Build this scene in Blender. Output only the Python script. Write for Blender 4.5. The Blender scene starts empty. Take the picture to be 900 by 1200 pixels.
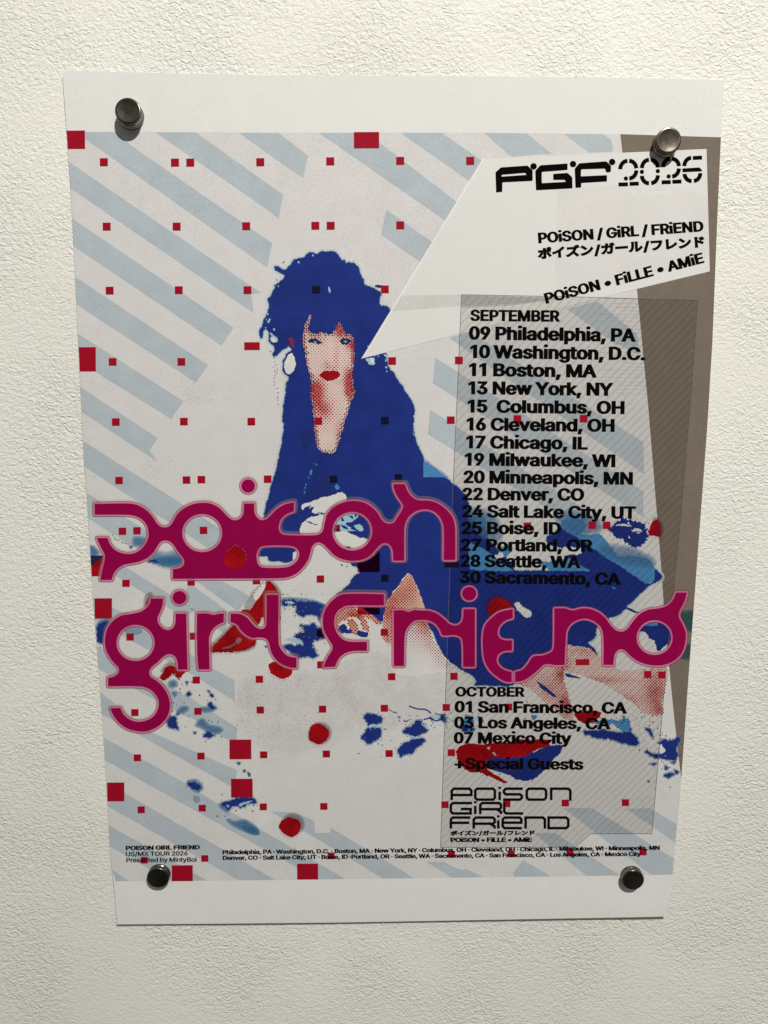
import bpy, math, random
import numpy as np
from mathutils import Vector, Euler
from mathutils.geometry import delaunay_2d_cdt

random.seed(7); RNG = np.random.default_rng(7)
scene = bpy.context.scene
COL = scene.collection

# ------------------------------------------------------------------ camera
CAM_LOC = np.array([-0.013570672872548, -0.331054181321817, 0.061332895924328])
CAM_ROT = (1.4235977449148085, -0.0012696769620387, -0.0234029794457277)
FOC = 800.0                                   # focal length in photo pixels (photo is 900 x 1200)
cam = bpy.data.cameras.new('camera'); camo = bpy.data.objects.new('camera', cam); COL.objects.link(camo)
camo.location = CAM_LOC; camo.rotation_euler = CAM_ROT
cam.sensor_fit = 'VERTICAL'; cam.sensor_height = 24.0; cam.lens = 24.0 * FOC / 1200.0
cam.clip_start = 0.01; cam.clip_end = 50
scene.camera = camo
ROT = np.array(Euler(CAM_ROT, 'XYZ').to_matrix())

# ------------------------------------------------------------------ light
world = bpy.data.worlds.new('World'); scene.world = world; world.use_nodes = True
nt = world.node_tree; bg = nt.nodes['Background']
tc = nt.nodes.new('ShaderNodeTexCoord'); sx = nt.nodes.new('ShaderNodeSeparateXYZ')
mr = nt.nodes.new('ShaderNodeMapRange'); mr.inputs['From Min'].default_value = -1; mr.inputs['From Max'].default_value = 1
mr.inputs['To Min'].default_value = 0.015; mr.inputs['To Max'].default_value = 0.27
nt.links.new(tc.outputs['Generated'], sx.inputs[0]); nt.links.new(sx.outputs['Z'], mr.inputs['Value'])
rn = nt.nodes.new('ShaderNodeTexNoise'); rn.inputs['Scale'].default_value = 2.2; rn.inputs['Detail'].default_value = 1.5   # uneven dim room seen in the metal
rr = nt.nodes.new('ShaderNodeValToRGB'); rr.color_ramp.elements[0].position = .36; rr.color_ramp.elements[0].color = (.10, .095, .085, 1)
rr.color_ramp.elements[1].position = .64; rr.color_ramp.elements[1].color = (1.9, 1.87, 1.78, 1)
nt.links.new(tc.outputs['Generated'], rn.inputs['Vector']); nt.links.new(rn.outputs[0], rr.inputs[0]); nt.links.new(rr.outputs[0], bg.inputs['Color'])
nt.links.new(mr.outputs[0], bg.inputs['Strength'])
lamp = bpy.data.lights.new('ceiling_lamp', 'AREA'); lamp.shape = 'DISK'; lamp.size = 0.07
lamp.energy = 35.5; lamp.color = (1.0, 0.972, 0.895)
lo = bpy.data.objects.new('ceiling_lamp', lamp); COL.objects.link(lo)
lo.location = (0.42, -1.15, 1.35)
lo.rotation_euler = (Vector((0, 0, 0)) - Vector(lo.location)).to_track_quat('-Z', 'Y').to_euler()
scene.view_settings.view_transform = 'Standard'; scene.view_settings.look = 'None'
scene.view_settings.exposure = 0.0; scene.view_settings.gamma = 1.0
scene.cycles.use_denoising = False
scene.cycles.max_bounces = 8; scene.cycles.transparent_max_bounces = 24

# ------------------------------------------------------------------ photo pixel -> point on the sheet
PINS_PX = [(154.7, 137.6), (777.8, 170.5), (187.9, 1022.0), (738.0, 1023.2)]
DZ = 0.85e-5                                   # one ink film above the next

def ray(P):
    P = np.asarray(P, float)
    d = np.stack([(P[:, 0] - 450) / FOC, -(P[:, 1] - 600) / FOC, -np.ones(len(P))], 1)
    return d @ ROT.T

def on_wall(P, off=0.0):
    d = ray(P); t = (-off - CAM_LOC[1]) / d[:, 1]
    return CAM_LOC + d * t[:, None]

PIN_W = on_wall(PINS_PX)

def lift(x, z):
    l = (0.00125 + 0.00055 * np.sin(x * 15 + z * 6 + 1.0) * np.cos(z * 11 + .4) + 0.0002 * np.sin(x * 34 - z * 21)
         + 0.0011 * np.exp(-((z + .215) / .035) ** 2) * (.7 + .3 * np.sin(x * 16 + .5)) + 0.0006 * np.exp(-((x + .15) / .02) ** 2) * (.5 + .5 * np.sin(z * 19))
         + 0.0010 * np.exp(-((x - .148) ** 2 + (z + .21) ** 2) / .03 ** 2) + 0.0007 * np.exp(-((x + .15) ** 2 + (z - .21) ** 2) / .03 ** 2))
    for p in PIN_W:
        r2 = (x - p[0]) ** 2 + (z - p[2]) ** 2
        l = l * (1 - .26 * np.exp(-r2 / .0145 ** 2))
    return l

def at(P, layer=0):
    d = ray(P); y = np.full(len(d), -0.001)
    for _ in range(4):
        t = (y - CAM_LOC[1]) / d[:, 1]; W = CAM_LOC + d * t[:, None]
        y = -(lift(W[:, 0], W[:, 2]) + layer * DZ)
    t = (y - CAM_LOC[1]) / d[:, 1]
    return CAM_LOC + d * t[:, None]

# ------------------------------------------------------------------ materials
def new_mat(name):
    m = bpy.data.materials.new(name); m.use_nodes = True
    n = m.node_tree; b = n.nodes['Principled BSDF']
    return m, n, b

def ink(name, rgb, alpha=1.0, grain=.10, rough=.55, gscale=1500, spec=.06, mottle=.05):
    """printed ink: flat colour with fine paper grain and faint mottling"""
    m, n, b = new_mat(name)
    tc = n.nodes.new('ShaderNodeTexCoord')
    a = n.nodes.new('ShaderNodeTexNoise'); a.inputs['Scale'].default_value = gscale; a.inputs['Detail'].default_value = 2
    c = n.nodes.new('ShaderNodeTexNoise'); c.inputs['Scale'].default_value = 90; c.inputs['Detail'].default_value = 4
    n.links.new(tc.outputs['Object'], a.inputs['Vector']); n.links.new(tc.outputs['Object'], c.inputs['Vector'])
    ra = n.nodes.new('ShaderNodeMapRange'); ra.inputs[1].default_value = .3; ra.inputs[2].default_value = .7
    ra.inputs[3].default_value = 1 - grain; ra.inputs[4].default_value = 1 + grain
    rc = n.nodes.new('ShaderNodeMapRange'); rc.inputs[1].default_value = .3; rc.inputs[2].default_value = .7
    rc.inputs[3].default_value = 1 - mottle; rc.inputs[4].default_value = 1 + mottle
    n.links.new(a.outputs[0], ra.inputs[0]); n.links.new(c.outputs[0], rc.inputs[0])
    mu = n.nodes.new('ShaderNodeMath'); mu.operation = 'MULTIPLY'
    n.links.new(ra.outputs[0], mu.inputs[0]); n.links.new(rc.outputs[0], mu.inputs[1])
    vm = n.nodes.new('ShaderNodeVectorMath'); vm.operation = 'SCALE'; vm.inputs[0].default_value = rgb
    n.links.new(mu.outputs[0], vm.inputs['Scale']); n.links.new(vm.outputs[0], b.inputs['Base Color'])
    b.inputs['Roughness'].default_value = rough; b.inputs['Specular IOR Level'].default_value = spec
    b.inputs['Alpha'].default_value = alpha
    return m

def multiply_ink(name, rgb):
    """transparent ink film that darkens whatever is printed below it"""
    m, n, b = new_mat(name); n.nodes.remove(b)
    t = n.nodes.new('ShaderNodeBsdfTransparent')
    t.inputs['Color'].default_value = tuple(math.sqrt(c) for c in rgb) + (1,)
    n.links.new(t.outputs[0], n.nodes['Material Output'].inputs['Surface'])
    return m

def panel_film(name):
    """grey see-through film with fine ruled hatching"""
    m, n, b = new_mat(name); n.nodes.remove(b)
    tc = n.nodes.new('ShaderNodeTexCoord'); mp = n.nodes.new('ShaderNodeMapping')
    mp.inputs['Rotation'].default_value = (0, math.radians(47), 0)
    n.links.new(tc.outputs['Object'], mp.inputs['Vector'])
    w = n.nodes.new('ShaderNodeTexWave'); w.wave_type = 'BANDS'; w.bands_direction = 'Z'
    w.inputs['Scale'].default_value = 104; w.inputs['Distortion'].default_value = 1.9
    w.inputs['Detail'].default_value = 2; w.inputs['Detail Scale'].default_value = .6
    n.links.new(mp.outputs[0], w.inputs['Vector'])
    r = n.nodes.new('ShaderNodeValToRGB'); e = r.color_ramp.elements
    e[0].position = .04; e[0].color = (.845, .84, .835, 1); e[1].position = .30; e[1].color = (.922, .92, .918, 1)
    n.links.new(w.outputs['Fac'], r.inputs[0])
    z = n.nodes.new('ShaderNodeTexNoise'); z.inputs['Scale'].default_value = 700
    n.links.new(tc.outputs['Object'], z.inputs['Vector'])
    mx = n.nodes.new('ShaderNodeMixRGB'); mx.blend_type = 'MULTIPLY'; mx.inputs[0].default_value = .07
    n.links.new(r.outputs[0], mx.inputs[1]); n.links.new(z.outputs[0], mx.inputs[2])
    t = n.nodes.new('ShaderNodeBsdfTransparent'); n.links.new(mx.outputs[0], t.inputs['Color'])
    n.links.new(t.outputs[0], n.nodes['Material Output'].inputs['Surface'])
    return m

M = {}
M['paper'] = ink('matt_paper', (.775, .775, .76), grain=.025, gscale=900, mottle=.012)
M['ground'] = ink('print_ground', (.675, .662, .662), grain=.07, mottle=.03)
M['stripe'] = ink('pale_blue_ink', (.455, .512, .560), grain=.07)
M['brown'] = ink('taupe_ink', (.192, .158, .128), grain=.10)
M['taupe_glow'] = ink('teal_smudge_ink', (.035, .105, .115), alpha=.28)
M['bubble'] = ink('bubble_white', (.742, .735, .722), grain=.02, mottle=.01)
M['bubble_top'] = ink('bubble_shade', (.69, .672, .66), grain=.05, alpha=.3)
M['edge_white'] = ink('white_edge', (.84, .83, .82), grain=.01)
M['white'] = ink('clean_white', (.70, .695, .685), grain=.05)
M['blue'] = ink('royal_blue_ink', (.0148, .0315, .208), grain=.12, mottle=.12)
M['halo'] = ink('cyan_halo', (.72, .79, .80), alpha=.6, grain=.03)
M['halo2'] = ink('cyan_fringe', (.10, .27, .38), alpha=.42, grain=.1)
M['sky'] = ink('sky_blue_ink', (.072, .245, .50), grain=.10)
M['sky_soft'] = ink('sky_blue_wash', (.06, .22, .45), alpha=.30, grain=.12)
M['sky_faint'] = ink('sky_blue_veil', (.10, .28, .52), alpha=.17, grain=.12)
M['cyan'] = ink('pale_cyan_ink', (.36, .55, .66), grain=.1)
M['skin'] = ink('skin_paper', (.70, .565, .53), grain=.06)
M['skin2'] = ink('leg_paper', (.66, .47, .37), grain=.06)
M['dotred'] = ink('halftone_red', (.36, .014, .013), grain=.1)
M['dotblue'] = ink('halftone_navy', (.014, .02, .075), grain=.1)
M['dotgrey'] = ink('speck_brown', (.20, .13, .12), grain=.1)
M['lip'] = ink('lip_red', (.31, .004, .008), grain=.12)
M['petal'] = ink('petal_red', (.32, .004, .008), grain=.18, mottle=.28)
M['petal_soft'] = ink('petal_blur', (.12, .012, .012), alpha=.20)
M['navy_sq'] = ink('navy_square_ink', (.0055, .006, .026), grain=.05)
M['red_sq'] = ink('red_square_flat_ink', (.345, .005, .020), grain=.08)
M['faint'] = ink('faint_rule_ink', (.25, .24, .235), alpha=.22)
M['grey_soft'] = ink('grey_blur', (.30, .27, .31), alpha=.38)
M['square'] = multiply_ink('red_square_ink', (.56, .024, .055))
M['magenta'] = ink('magenta_ink', (.285, .0016, .064), grain=.06, mottle=.05)
M['rim'] = ink('pink_rim_ink', (.82, .22, .42), alpha=.60, grain=.03)
M['line'] = ink('maroon_line_ink', (.09, .015, .04), alpha=.68, grain=.03)
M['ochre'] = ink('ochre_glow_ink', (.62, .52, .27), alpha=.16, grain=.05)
M['black'] = ink('black_ink', (.0042, .0038, .0036), grain=.05, rough=.6, spec=.0)
M['panel'] = panel_film('grey_film')
M['panel_line'] = ink('film_edge', (.16, .15, .145), alpha=.62)
M['halfmist'] = ink('pink_speck_mist', (.56, .49, .51), alpha=.05, grain=.3, gscale=700, mottle=.3)

# ------------------------------------------------------------------ 2-D helpers (all in photo pixels)
def T(x0, y0, s, pts):
    return [(x0 + p[0] / s, y0 + p[1] / s) + tuple(p[2:]) for p in pts]

def smooth(pts, closed=True, step=2.2):
    """Catmull-Rom through the points; a third element marks a sharp corner"""
    P = np.array([p[:2] for p in pts], float); C = [len(p) > 2 for p in pts]; n = len(P); out = []
    rng = range(n if closed else n - 1)
    for i in rng:
        a, b = P[i], P[(i + 1) % n]
        pa = P[(i - 1) % n] if (closed or i > 0) else a
        nb = P[(i + 2) % n] if (closed or i + 2 < n) else b
        L = np.linalg.norm(b - a)
        da, db = np.linalg.norm(a - pa), np.linalg.norm(nb - b)
        ta = (b - a) if C[i] else (b - pa) / max(L + da, 1e-6) * L
        tb = (b - a) if C[(i + 1) % n] else (nb - a) / max(L + db, 1e-6) * L
        if C[i] and C[(i + 1) % n]: ta = tb = b - a
        k = max(1, int(L / step))
        for j in range(k):
            t = j / k; t2, t3 = t * t, t ** 3
            out.append((2*t3-3*t2+1)*a + (t3-2*t2+t)*ta + (-2*t3+3*t2)*b + (t3-t2)*tb)
    if not closed: out.append(P[-1])
    return np.array(out)

def resample(P, step, closed=True):
    Q = np.vstack([P, P[:1]]) if closed else np.array(P)
    out = []
    for a, b in zip(Q[:-1], Q[1:]):
        k = max(1, int(math.ceil(np.linalg.norm(b - a) / step)))
        for j in range(k): out.append(a + (b - a) * j / k)
    if not closed: out.append(Q[-1])
    return np.array(out)

def area(P):
    x, y = P[:, 0], P[:, 1]
    return .5 * np.sum(x * np.roll(y, -1) - np.roll(x, -1) * y)

def normals(P):
    d = np.roll(P, -1, 0) - np.roll(P, 1, 0); L = np.linalg.norm(d, axis=1, keepdims=True); L[L == 0] = 1
    d = d / L; n = np.stack([d[:, 1], -d[:, 0]], 1)
    return n if area(P) > 0 else -n           # outward

def offset(P, d, soft=2):
    N = normals(P)
    for _ in range(soft): N = (N + np.roll(N, 1, 0) + np.roll(N, -1, 0)) / 3
    L = np.linalg.norm(N, axis=1, keepdims=True); L[L < .3] = .3
    return P + N / L * d

def rough(pts, amp=.7, step=1.3, sm=True, seed=0):
    """ragged torn-ink edge"""
    P = smooth(pts, True, 3) if sm else np.array([p[:2] for p in pts], float)
    P = resample(P, step); r = np.random.default_rng(seed + len(P))
    j = r.normal(0, 1, len(P)); k = r.normal(0, 1, len(P))
    for _ in range(3): k = (k + np.roll(k, 1) + np.roll(k, -1)) / 3
    return P + normals(P) * (amp * (.55 * j + 1.5 * k))[:, None]

def winding(Q, loops):
    W = np.zeros(len(Q), int)
    for P in loops:
        A, B = P, np.roll(P, -1, 0)
        for c in range(0, len(Q), 4000):
            q = Q[c:c+4000]
            up = (A[None, :, 1] <= q[:, None, 1]) & (B[None, :, 1] > q[:, None, 1])
            dn = (A[None, :, 1] > q[:, None, 1]) & (B[None, :, 1] <= q[:, None, 1])
            s = (B[None, :, 0]-A[None, :, 0])*(q[:, None, 1]-A[None, :, 1]) - (q[:, None, 0]-A[None, :, 0])*(B[None, :, 1]-A[None, :, 1])
            W[c:c+4000] += (up & (s > 0)).sum(1) - (dn & (s < 0)).sum(1)
    return W

def fill(loops, grid=12):
    """triangulate loops (non-zero winding), with inner points so the film follows the sheet"""
    loops = [resample(np.asarray(l, float), 7) for l in loops]
    V = np.vstack(loops); E = []; o = 0
    for l in loops:
        n = len(l); E += [(o + i, o + (i + 1) % n) for i in range(n)]; o += n
    lo_, hi = V.min(0), V.max(0)
    gx = np.arange(lo_[0] + grid * .37, hi[0], grid); gy = np.arange(lo_[1] + grid * .41, hi[1], grid)
    if len(gx) and len(gy):
        G = np.array([(x, y) for x in gx for y in gy]); G = G[winding(G, loops) != 0]
        V = np.vstack([V, G])
    r = delaunay_2d_cdt([Vector(v) for v in V], E, [], 0, 1e-5)
    vo = np.array([tuple(v) for v in r[0]]); F = [f for f in r[2]]
    if not F: return vo, []
    cen = np.array([vo[list(f)].mean(0) for f in F]); w = winding(cen, loops)
    a_, b_, c_ = (vo[[f[i] for f in F]] for i in range(3))
    ar = np.abs((b_ - a_)[:, 0] * (c_ - a_)[:, 1] - (b_ - a_)[:, 1] * (c_ - a_)[:, 0])
    return vo, [f for f, k, q in zip(F, w, ar) if k != 0 and q > .02]

def hole(P):  return P if area(P) < 0 else P[::-1]
def solid(P): return P if area(P) > 0 else P[::-1]

def stroke(path, w, taper=False):
    P = np.asarray(path, float); d = np.gradient(P, axis=0); L = np.linalg.norm(d, axis=1, keepdims=True); L[L == 0] = 1
    d /= L; n = np.stack([d[:, 1], -d[:, 0]], 1)
    k = np.ones(len(P)) * w / 2
    if taper: k = k * np.sin(np.linspace(.35, math.pi - .2, len(P)))
    return np.vstack([P + n * k[:, None], (P - n * k[:, None])[::-1]])

def miter(path, w, closed=False):
    """stroke with mitred corners -> list of loops"""
    P = np.asarray(path, float); n = len(P); Lf, Rt = [], []
    for i in range(n):
        a = P[i - 1] if (closed or i > 0) else None; b = P[(i + 1) % n] if (closed or i < n - 1) else None
        d1 = (P[i] - a) if a is not None else (b - P[i]); d2 = (b - P[i]) if b is not None else d1
        d1 = d1 / np.linalg.norm(d1); d2 = d2 / np.linalg.norm(d2)
        n1 = np.array([d1[1], -d1[0]]); n2 = np.array([d2[1], -d2[0]]); m_ = n1 + n2; m_ /= np.linalg.norm(m_)
        k = w / 2 / max(.5, m_ @ n1); Lf.append(P[i] + m_ * k); Rt.append(P[i] - m_ * k)
    if closed:
        A, B = np.array(Lf), np.array(Rt)
        if abs(area(A)) < abs(area(B)): A, B = B, A
        return [solid(A), hole(B)]
    return [solid(np.array(Lf + Rt[::-1]))]

def disc(x, y, rx, ry=None, n=28):
    ry = ry or rx; t = np.linspace(0, 2 * math.pi, n, endpoint=False)
    return np.stack([x + rx * np.cos(t), y + ry * np.sin(t)], 1)

def rect(x, y, w, h, tilt=-.4):
    a = math.radians(tilt); c = np.array([(-w/2, -h/2), (w/2, -h/2), (w/2, h/2), (-w/2, h/2)])
    return np.stack([x + c[:, 0]*math.cos(a) - c[:, 1]*math.sin(a), y + c[:, 0]*math.sin(a) + c[:, 1]*math.cos(a)], 1)

# ------------------------------------------------------------------ mesh collector
class Print:
    def __init__(s): s.v = []; s.f = []; s.mi = []; s.mats = []; s.n = 0
    def mat(s, k):
        if k not in s.mats: s.mats.append(k)
        return s.mats.index(k)
    def raw(s, P, faces, layer, k):
        if not len(faces): return
        P = np.array(P, float)                # ink never runs past the cut edge of the sheet
        P[:, 0] = np.clip(P[:, 0], np.interp(P[:, 1], [q_[1] for q_ in LEFT], [q_[0] for q_ in LEFT]) + .12, np.interp(P[:, 1], [q_[1] for q_ in RIGHT], [q_[0] for q_ in RIGHT]) - .12)
        W = at(P, layer); i = s.mat(k)
        s.v.append(W); s.f += [tuple(int(a) + s.n for a in f) for f in faces]; s.mi += [i] * len(faces); s.n += len(W)
    def shape(s, loops, layer, k, grid=12):
        if isinstance(loops, np.ndarray): loops = [solid(loops)]
        v, f = fill(loops, grid); s.raw(v, f, layer, k)
    def quads(s, Q, layer, k):                # Q: list of 4-point arrays that do not overlap
        if not len(Q): return
        P = np.vstack(Q); s.raw(P, [(4*i, 4*i+1, 4*i+2, 4*i+3) for i in range(len(Q))], layer, k)
    def build(s, name, parent, label=None):
        V = np.vstack(s.v) - ORIGIN                # parents below the poster sit at its own origin
        me = bpy.data.meshes.new(name); me.from_pydata(V.tolist(), [], s.f)
        for k in s.mats: me.materials.append(M[k])
        me.polygons.foreach_set('material_index', s.mi); me.update()
        # every printed face looks out of the wall
        flip = [p.index for p in me.polygons if p.normal.y > 0]
        if flip:
            import bmesh
            b = bmesh.new(); b.from_mesh(me); b.faces.ensure_lookup_table()
            bmesh.ops.reverse_faces(b, faces=[b.faces[i] for i in flip]); b.to_mesh(me); b.free()
        o = bpy.data.objects.new(name, me); COL.objects.link(o); o.parent = parent
        if label: o['label'] = label
        return o

def halftone(pr, loops, tone, layer, k, pitch=2.9, cap=.94, floor=.10, ang=45):
    """square dots on a slanted screen, their size following tone(x, y) in 0..1"""
    A = np.vstack(loops); lo_, hi = A.min(0), A.max(0); c = (lo_ + hi) / 2; R = np.linalg.norm(hi - lo_) / 2 + pitch
    u = np.arange(-R, R, pitch); a = math.radians(ang); ca, sa = math.cos(a), math.sin(a)
    U, Vv = np.meshgrid(u, u); X = 450 + 0 * U; cx = round(c[0] / pitch) * pitch; cy = round(c[1] / pitch) * pitch
    X = cx + U * ca - Vv * sa; Y = cy + U * sa + Vv * ca; Q = np.stack([X.ravel(), Y.ravel()], 1)
    Q = Q[winding(Q, loops) != 0]
    if not len(Q): return
    s = np.sqrt(np.clip(np.array([tone(x, y) for x, y in Q]), 0, 1)) * RNG.uniform(.9, 1.08, len(Q)); s = np.minimum(s, cap)
    keep = s > floor; Q = Q[keep]; s = s[keep] * pitch / 2
    e1 = np.array([ca, sa]); e2 = np.array([-sa, ca])
    pr.quads([np.array([q - e1*h - e2*h, q + e1*h - e2*h, q + e1*h + e2*h, q - e1*h + e2*h]) for q, h in zip(Q, s)], layer, k)

def blob(cx, cy, sx, sy, k):
    return lambda x, y: k * math.exp(-((x-cx)/sx)**2 - ((y-cy)/sy)**2)

def tones(base, *bl):
    return lambda x, y: base + sum(b(x, y) for b in bl)

def soft(pr, P, layer, k, ds=(2.4, 1.2, 0.0)):
    """a blurred print edge: thin washes one over the other"""
    P = resample(P, 2.5)
    for i, d in enumerate(ds): pr.shape(offset(P, d, 6), layer + i * .25, k)

# ------------------------------------------------------------------ wall
def wall_material():
    m, n, b = new_mat('textured_wallpaper')
    b.inputs['Roughness'].default_value = .55
    b.inputs['Specular IOR Level'].default_value = .3
    tc = n.nodes.new('ShaderNodeTexCoord')
    st = n.nodes.new('ShaderNodeTexNoise'); st.inputs['Scale'].default_value = 7; st.inputs['Detail'].default_value = 5
    n.links.new(tc.outputs['Object'], st.inputs['Vector'])
    sr = n.nodes.new('ShaderNodeValToRGB'); sr.color_ramp.elements[0].position = .36; sr.color_ramp.elements[0].color = (.83, .82, .77, 1)
    sr.color_ramp.elements[1].position = .62; sr.color_ramp.elements[1].color = (.875, .866, .818, 1)
    n.links.new(st.outputs[0], sr.inputs[0]); n.links.new(sr.outputs[0], b.inputs['Base Color'])
    wn = n.nodes.new('ShaderNodeTexNoise'); wn.inputs['Scale'].default_value = 330; wn.inputs['Detail'].default_value = 2
    n.links.new(tc.outputs['Object'], wn.inputs['Vector'])
    mixv = n.nodes.new('ShaderNodeMix'); mixv.data_type = 'RGBA'; mixv.blend_type = 'LINEAR_LIGHT'; mixv.inputs[0].default_value = .0024
    n.links.new(tc.outputs['Object'], mixv.inputs[6]); n.links.new(wn.outputs['Color'], mixv.inputs[7])
    mp = n.nodes.new('ShaderNodeMapping'); mp.inputs['Rotation'].default_value = (0, math.radians(24), 0); mp.inputs['Scale'].default_value = (.72, 1, 1.2)
    n.links.new(mixv.outputs[2], mp.inputs['Vector'])
    v = n.nodes.new('ShaderNodeTexVoronoi'); v.feature = 'SMOOTH_F1'; v.inputs['Scale'].default_value = 600
    v.inputs['Smoothness'].default_value = .35; v.inputs['Randomness'].default_value = 1
    n.links.new(mp.outputs[0], v.inputs['Vector'])
    nz = n.nodes.new('ShaderNodeTexNoise'); nz.inputs['Scale'].default_value = 760; nz.inputs['Detail'].default_value = 5; nz.inputs['Roughness'].default_value = .55
    n.links.new(mp.outputs[0], nz.inputs['Vector'])
    inv = n.nodes.new('ShaderNodeMath'); inv.operation = 'MULTIPLY_ADD'; inv.inputs[1].default_value = -.55; inv.inputs[2].default_value = .55
    n.links.new(v.outputs['Distance'], inv.inputs[0])
    ad = n.nodes.new('ShaderNodeMath'); ad.operation = 'ADD'; n.links.new(inv.outputs[0], ad.inputs[0]); n.links.new(nz.outputs[0], ad.inputs[1])
    big = n.nodes.new('ShaderNodeTexNoise'); big.inputs['Scale'].default_value = 17; big.inputs['Detail'].default_value = 3
    n.links.new(tc.outputs['Object'], big.inputs['Vector'])
    br = n.nodes.new('ShaderNodeMapRange'); br.inputs[1].default_value = .34; br.inputs[2].default_value = .58; br.inputs[3].default_value = .38; br.inputs[4].default_value = 1.0
    n.links.new(big.outputs[0], br.inputs[0])
    bu = n.nodes.new('ShaderNodeBump'); bu.inputs['Distance'].default_value = .00062
    n.links.new(ad.outputs[0], bu.inputs['Height']); n.links.new(br.outputs[0], bu.inputs['Strength'])
    n.links.new(bu.outputs[0], b.inputs['Normal'])
    return m
me = bpy.data.meshes.new('wall')
S = .75
me.from_pydata([(-S, 0, -S), (S, 0, -S), (S, 0, S), (-S, 0, S), (-S, .05, -S), (S, .05, -S), (S, .05, S), (-S, .05, S)], [],
               [(0, 1, 2, 3), (5, 4, 7, 6), (4, 0, 3, 7), (1, 5, 6, 2), (3, 2, 6, 7), (4, 5, 1, 0)])
me.materials.append(wall_material())
wall = bpy.data.objects.new('wall', me); COL.objects.link(wall); wall['kind'] = 'structure'
wall['label'] = 'off-white wall with crinkled textured wallpaper behind the poster'

# ------------------------------------------------------------------ poster
ORIGIN = np.array([0, 0, -.21])
poster = bpy.data.objects.new('poster', None); COL.objects.link(poster); poster.location = ORIGIN; poster.empty_display_size = .05
poster['label'] = 'white paper tour poster with a blue posterised woman and magenta lettering, pinned to the wall'
poster['category'] = 'poster'

LEFT = [(73, 82.7), (78, 153.5), (83, 226), (86.4, 289.4), (89, 345), (92.2, 410), (98, 530), (101.7, 578), (108.3, 692), (116.7, 800), (124, 907), (129, 1000), (135, 1051), (137, 1083.3)]
RIGHT = [(849, 93.6), (845, 161), (841, 250), (835, 400), (829, 500), (814, 700), (806.5, 800), (798, 920), (792, 988), (788.7, 1025), (782, 1074)]
TOP = [(73, 82.7), (195, 85.5), (310, 88), (540, 89), (700, 90.5), (849, 93.6)]
BOT = [(137, 1083.3), (270, 1082.3), (400, 1081), (560, 1078.2), (750, 1074.8), (782, 1074)]
def lx(y): return float(np.interp(y, [p[1] for p in LEFT], [p[0] for p in LEFT]))
def rx(y): return float(np.interp(y, [p[1] for p in RIGHT], [p[0] for p in RIGHT]))

sheet = np.array(resample(np.array(TOP), 8, False).tolist() + resample(np.array(RIGHT), 8, False)[1:].tolist()
                 + resample(np.array(BOT[::-1]), 8, False)[1:].tolist() + resample(np.array(LEFT[::-1]), 8, False)[1:-1].tolist())
V, F = fill([solid(sheet)], 7)
front = at(V, 0); nV = len(V); back = front + np.array([0, .00016, 0])
me = bpy.data.meshes.new('paper_sheet')
cnt = {}
for f in F:
    for a, b in zip(f, list(f[1:]) + [f[0]]): cnt[(a, b)] = 1
rim = [(a, b) for (a, b) in cnt if (b, a) not in cnt]
allv = np.vstack([front, back, front, back]) - ORIGIN
p0, p1, p2 = (front[F[0][i]] for i in range(3)); ny = np.cross(p1 - p0, p2 - p0)[1]
ff = [tuple(f) if ny < 0 else tuple(reversed(f)) for f in F]
me.from_pydata(allv.tolist(), [], [tuple(map(int, f)) for f in ff] + [tuple(int(i) + nV for i in reversed(f)) for f in ff]
               + [(int(a) + 2*nV, int(b) + 2*nV, int(b) + 3*nV, int(a) + 3*nV) for a, b in rim])
me.materials.append(M['paper'])
for p in me.polygons: p.use_smooth = p.index < 2 * len(F)
me.update()
paper = bpy.data.objects.new('paper_sheet', me); COL.objects.link(paper); paper.parent = poster

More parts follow.
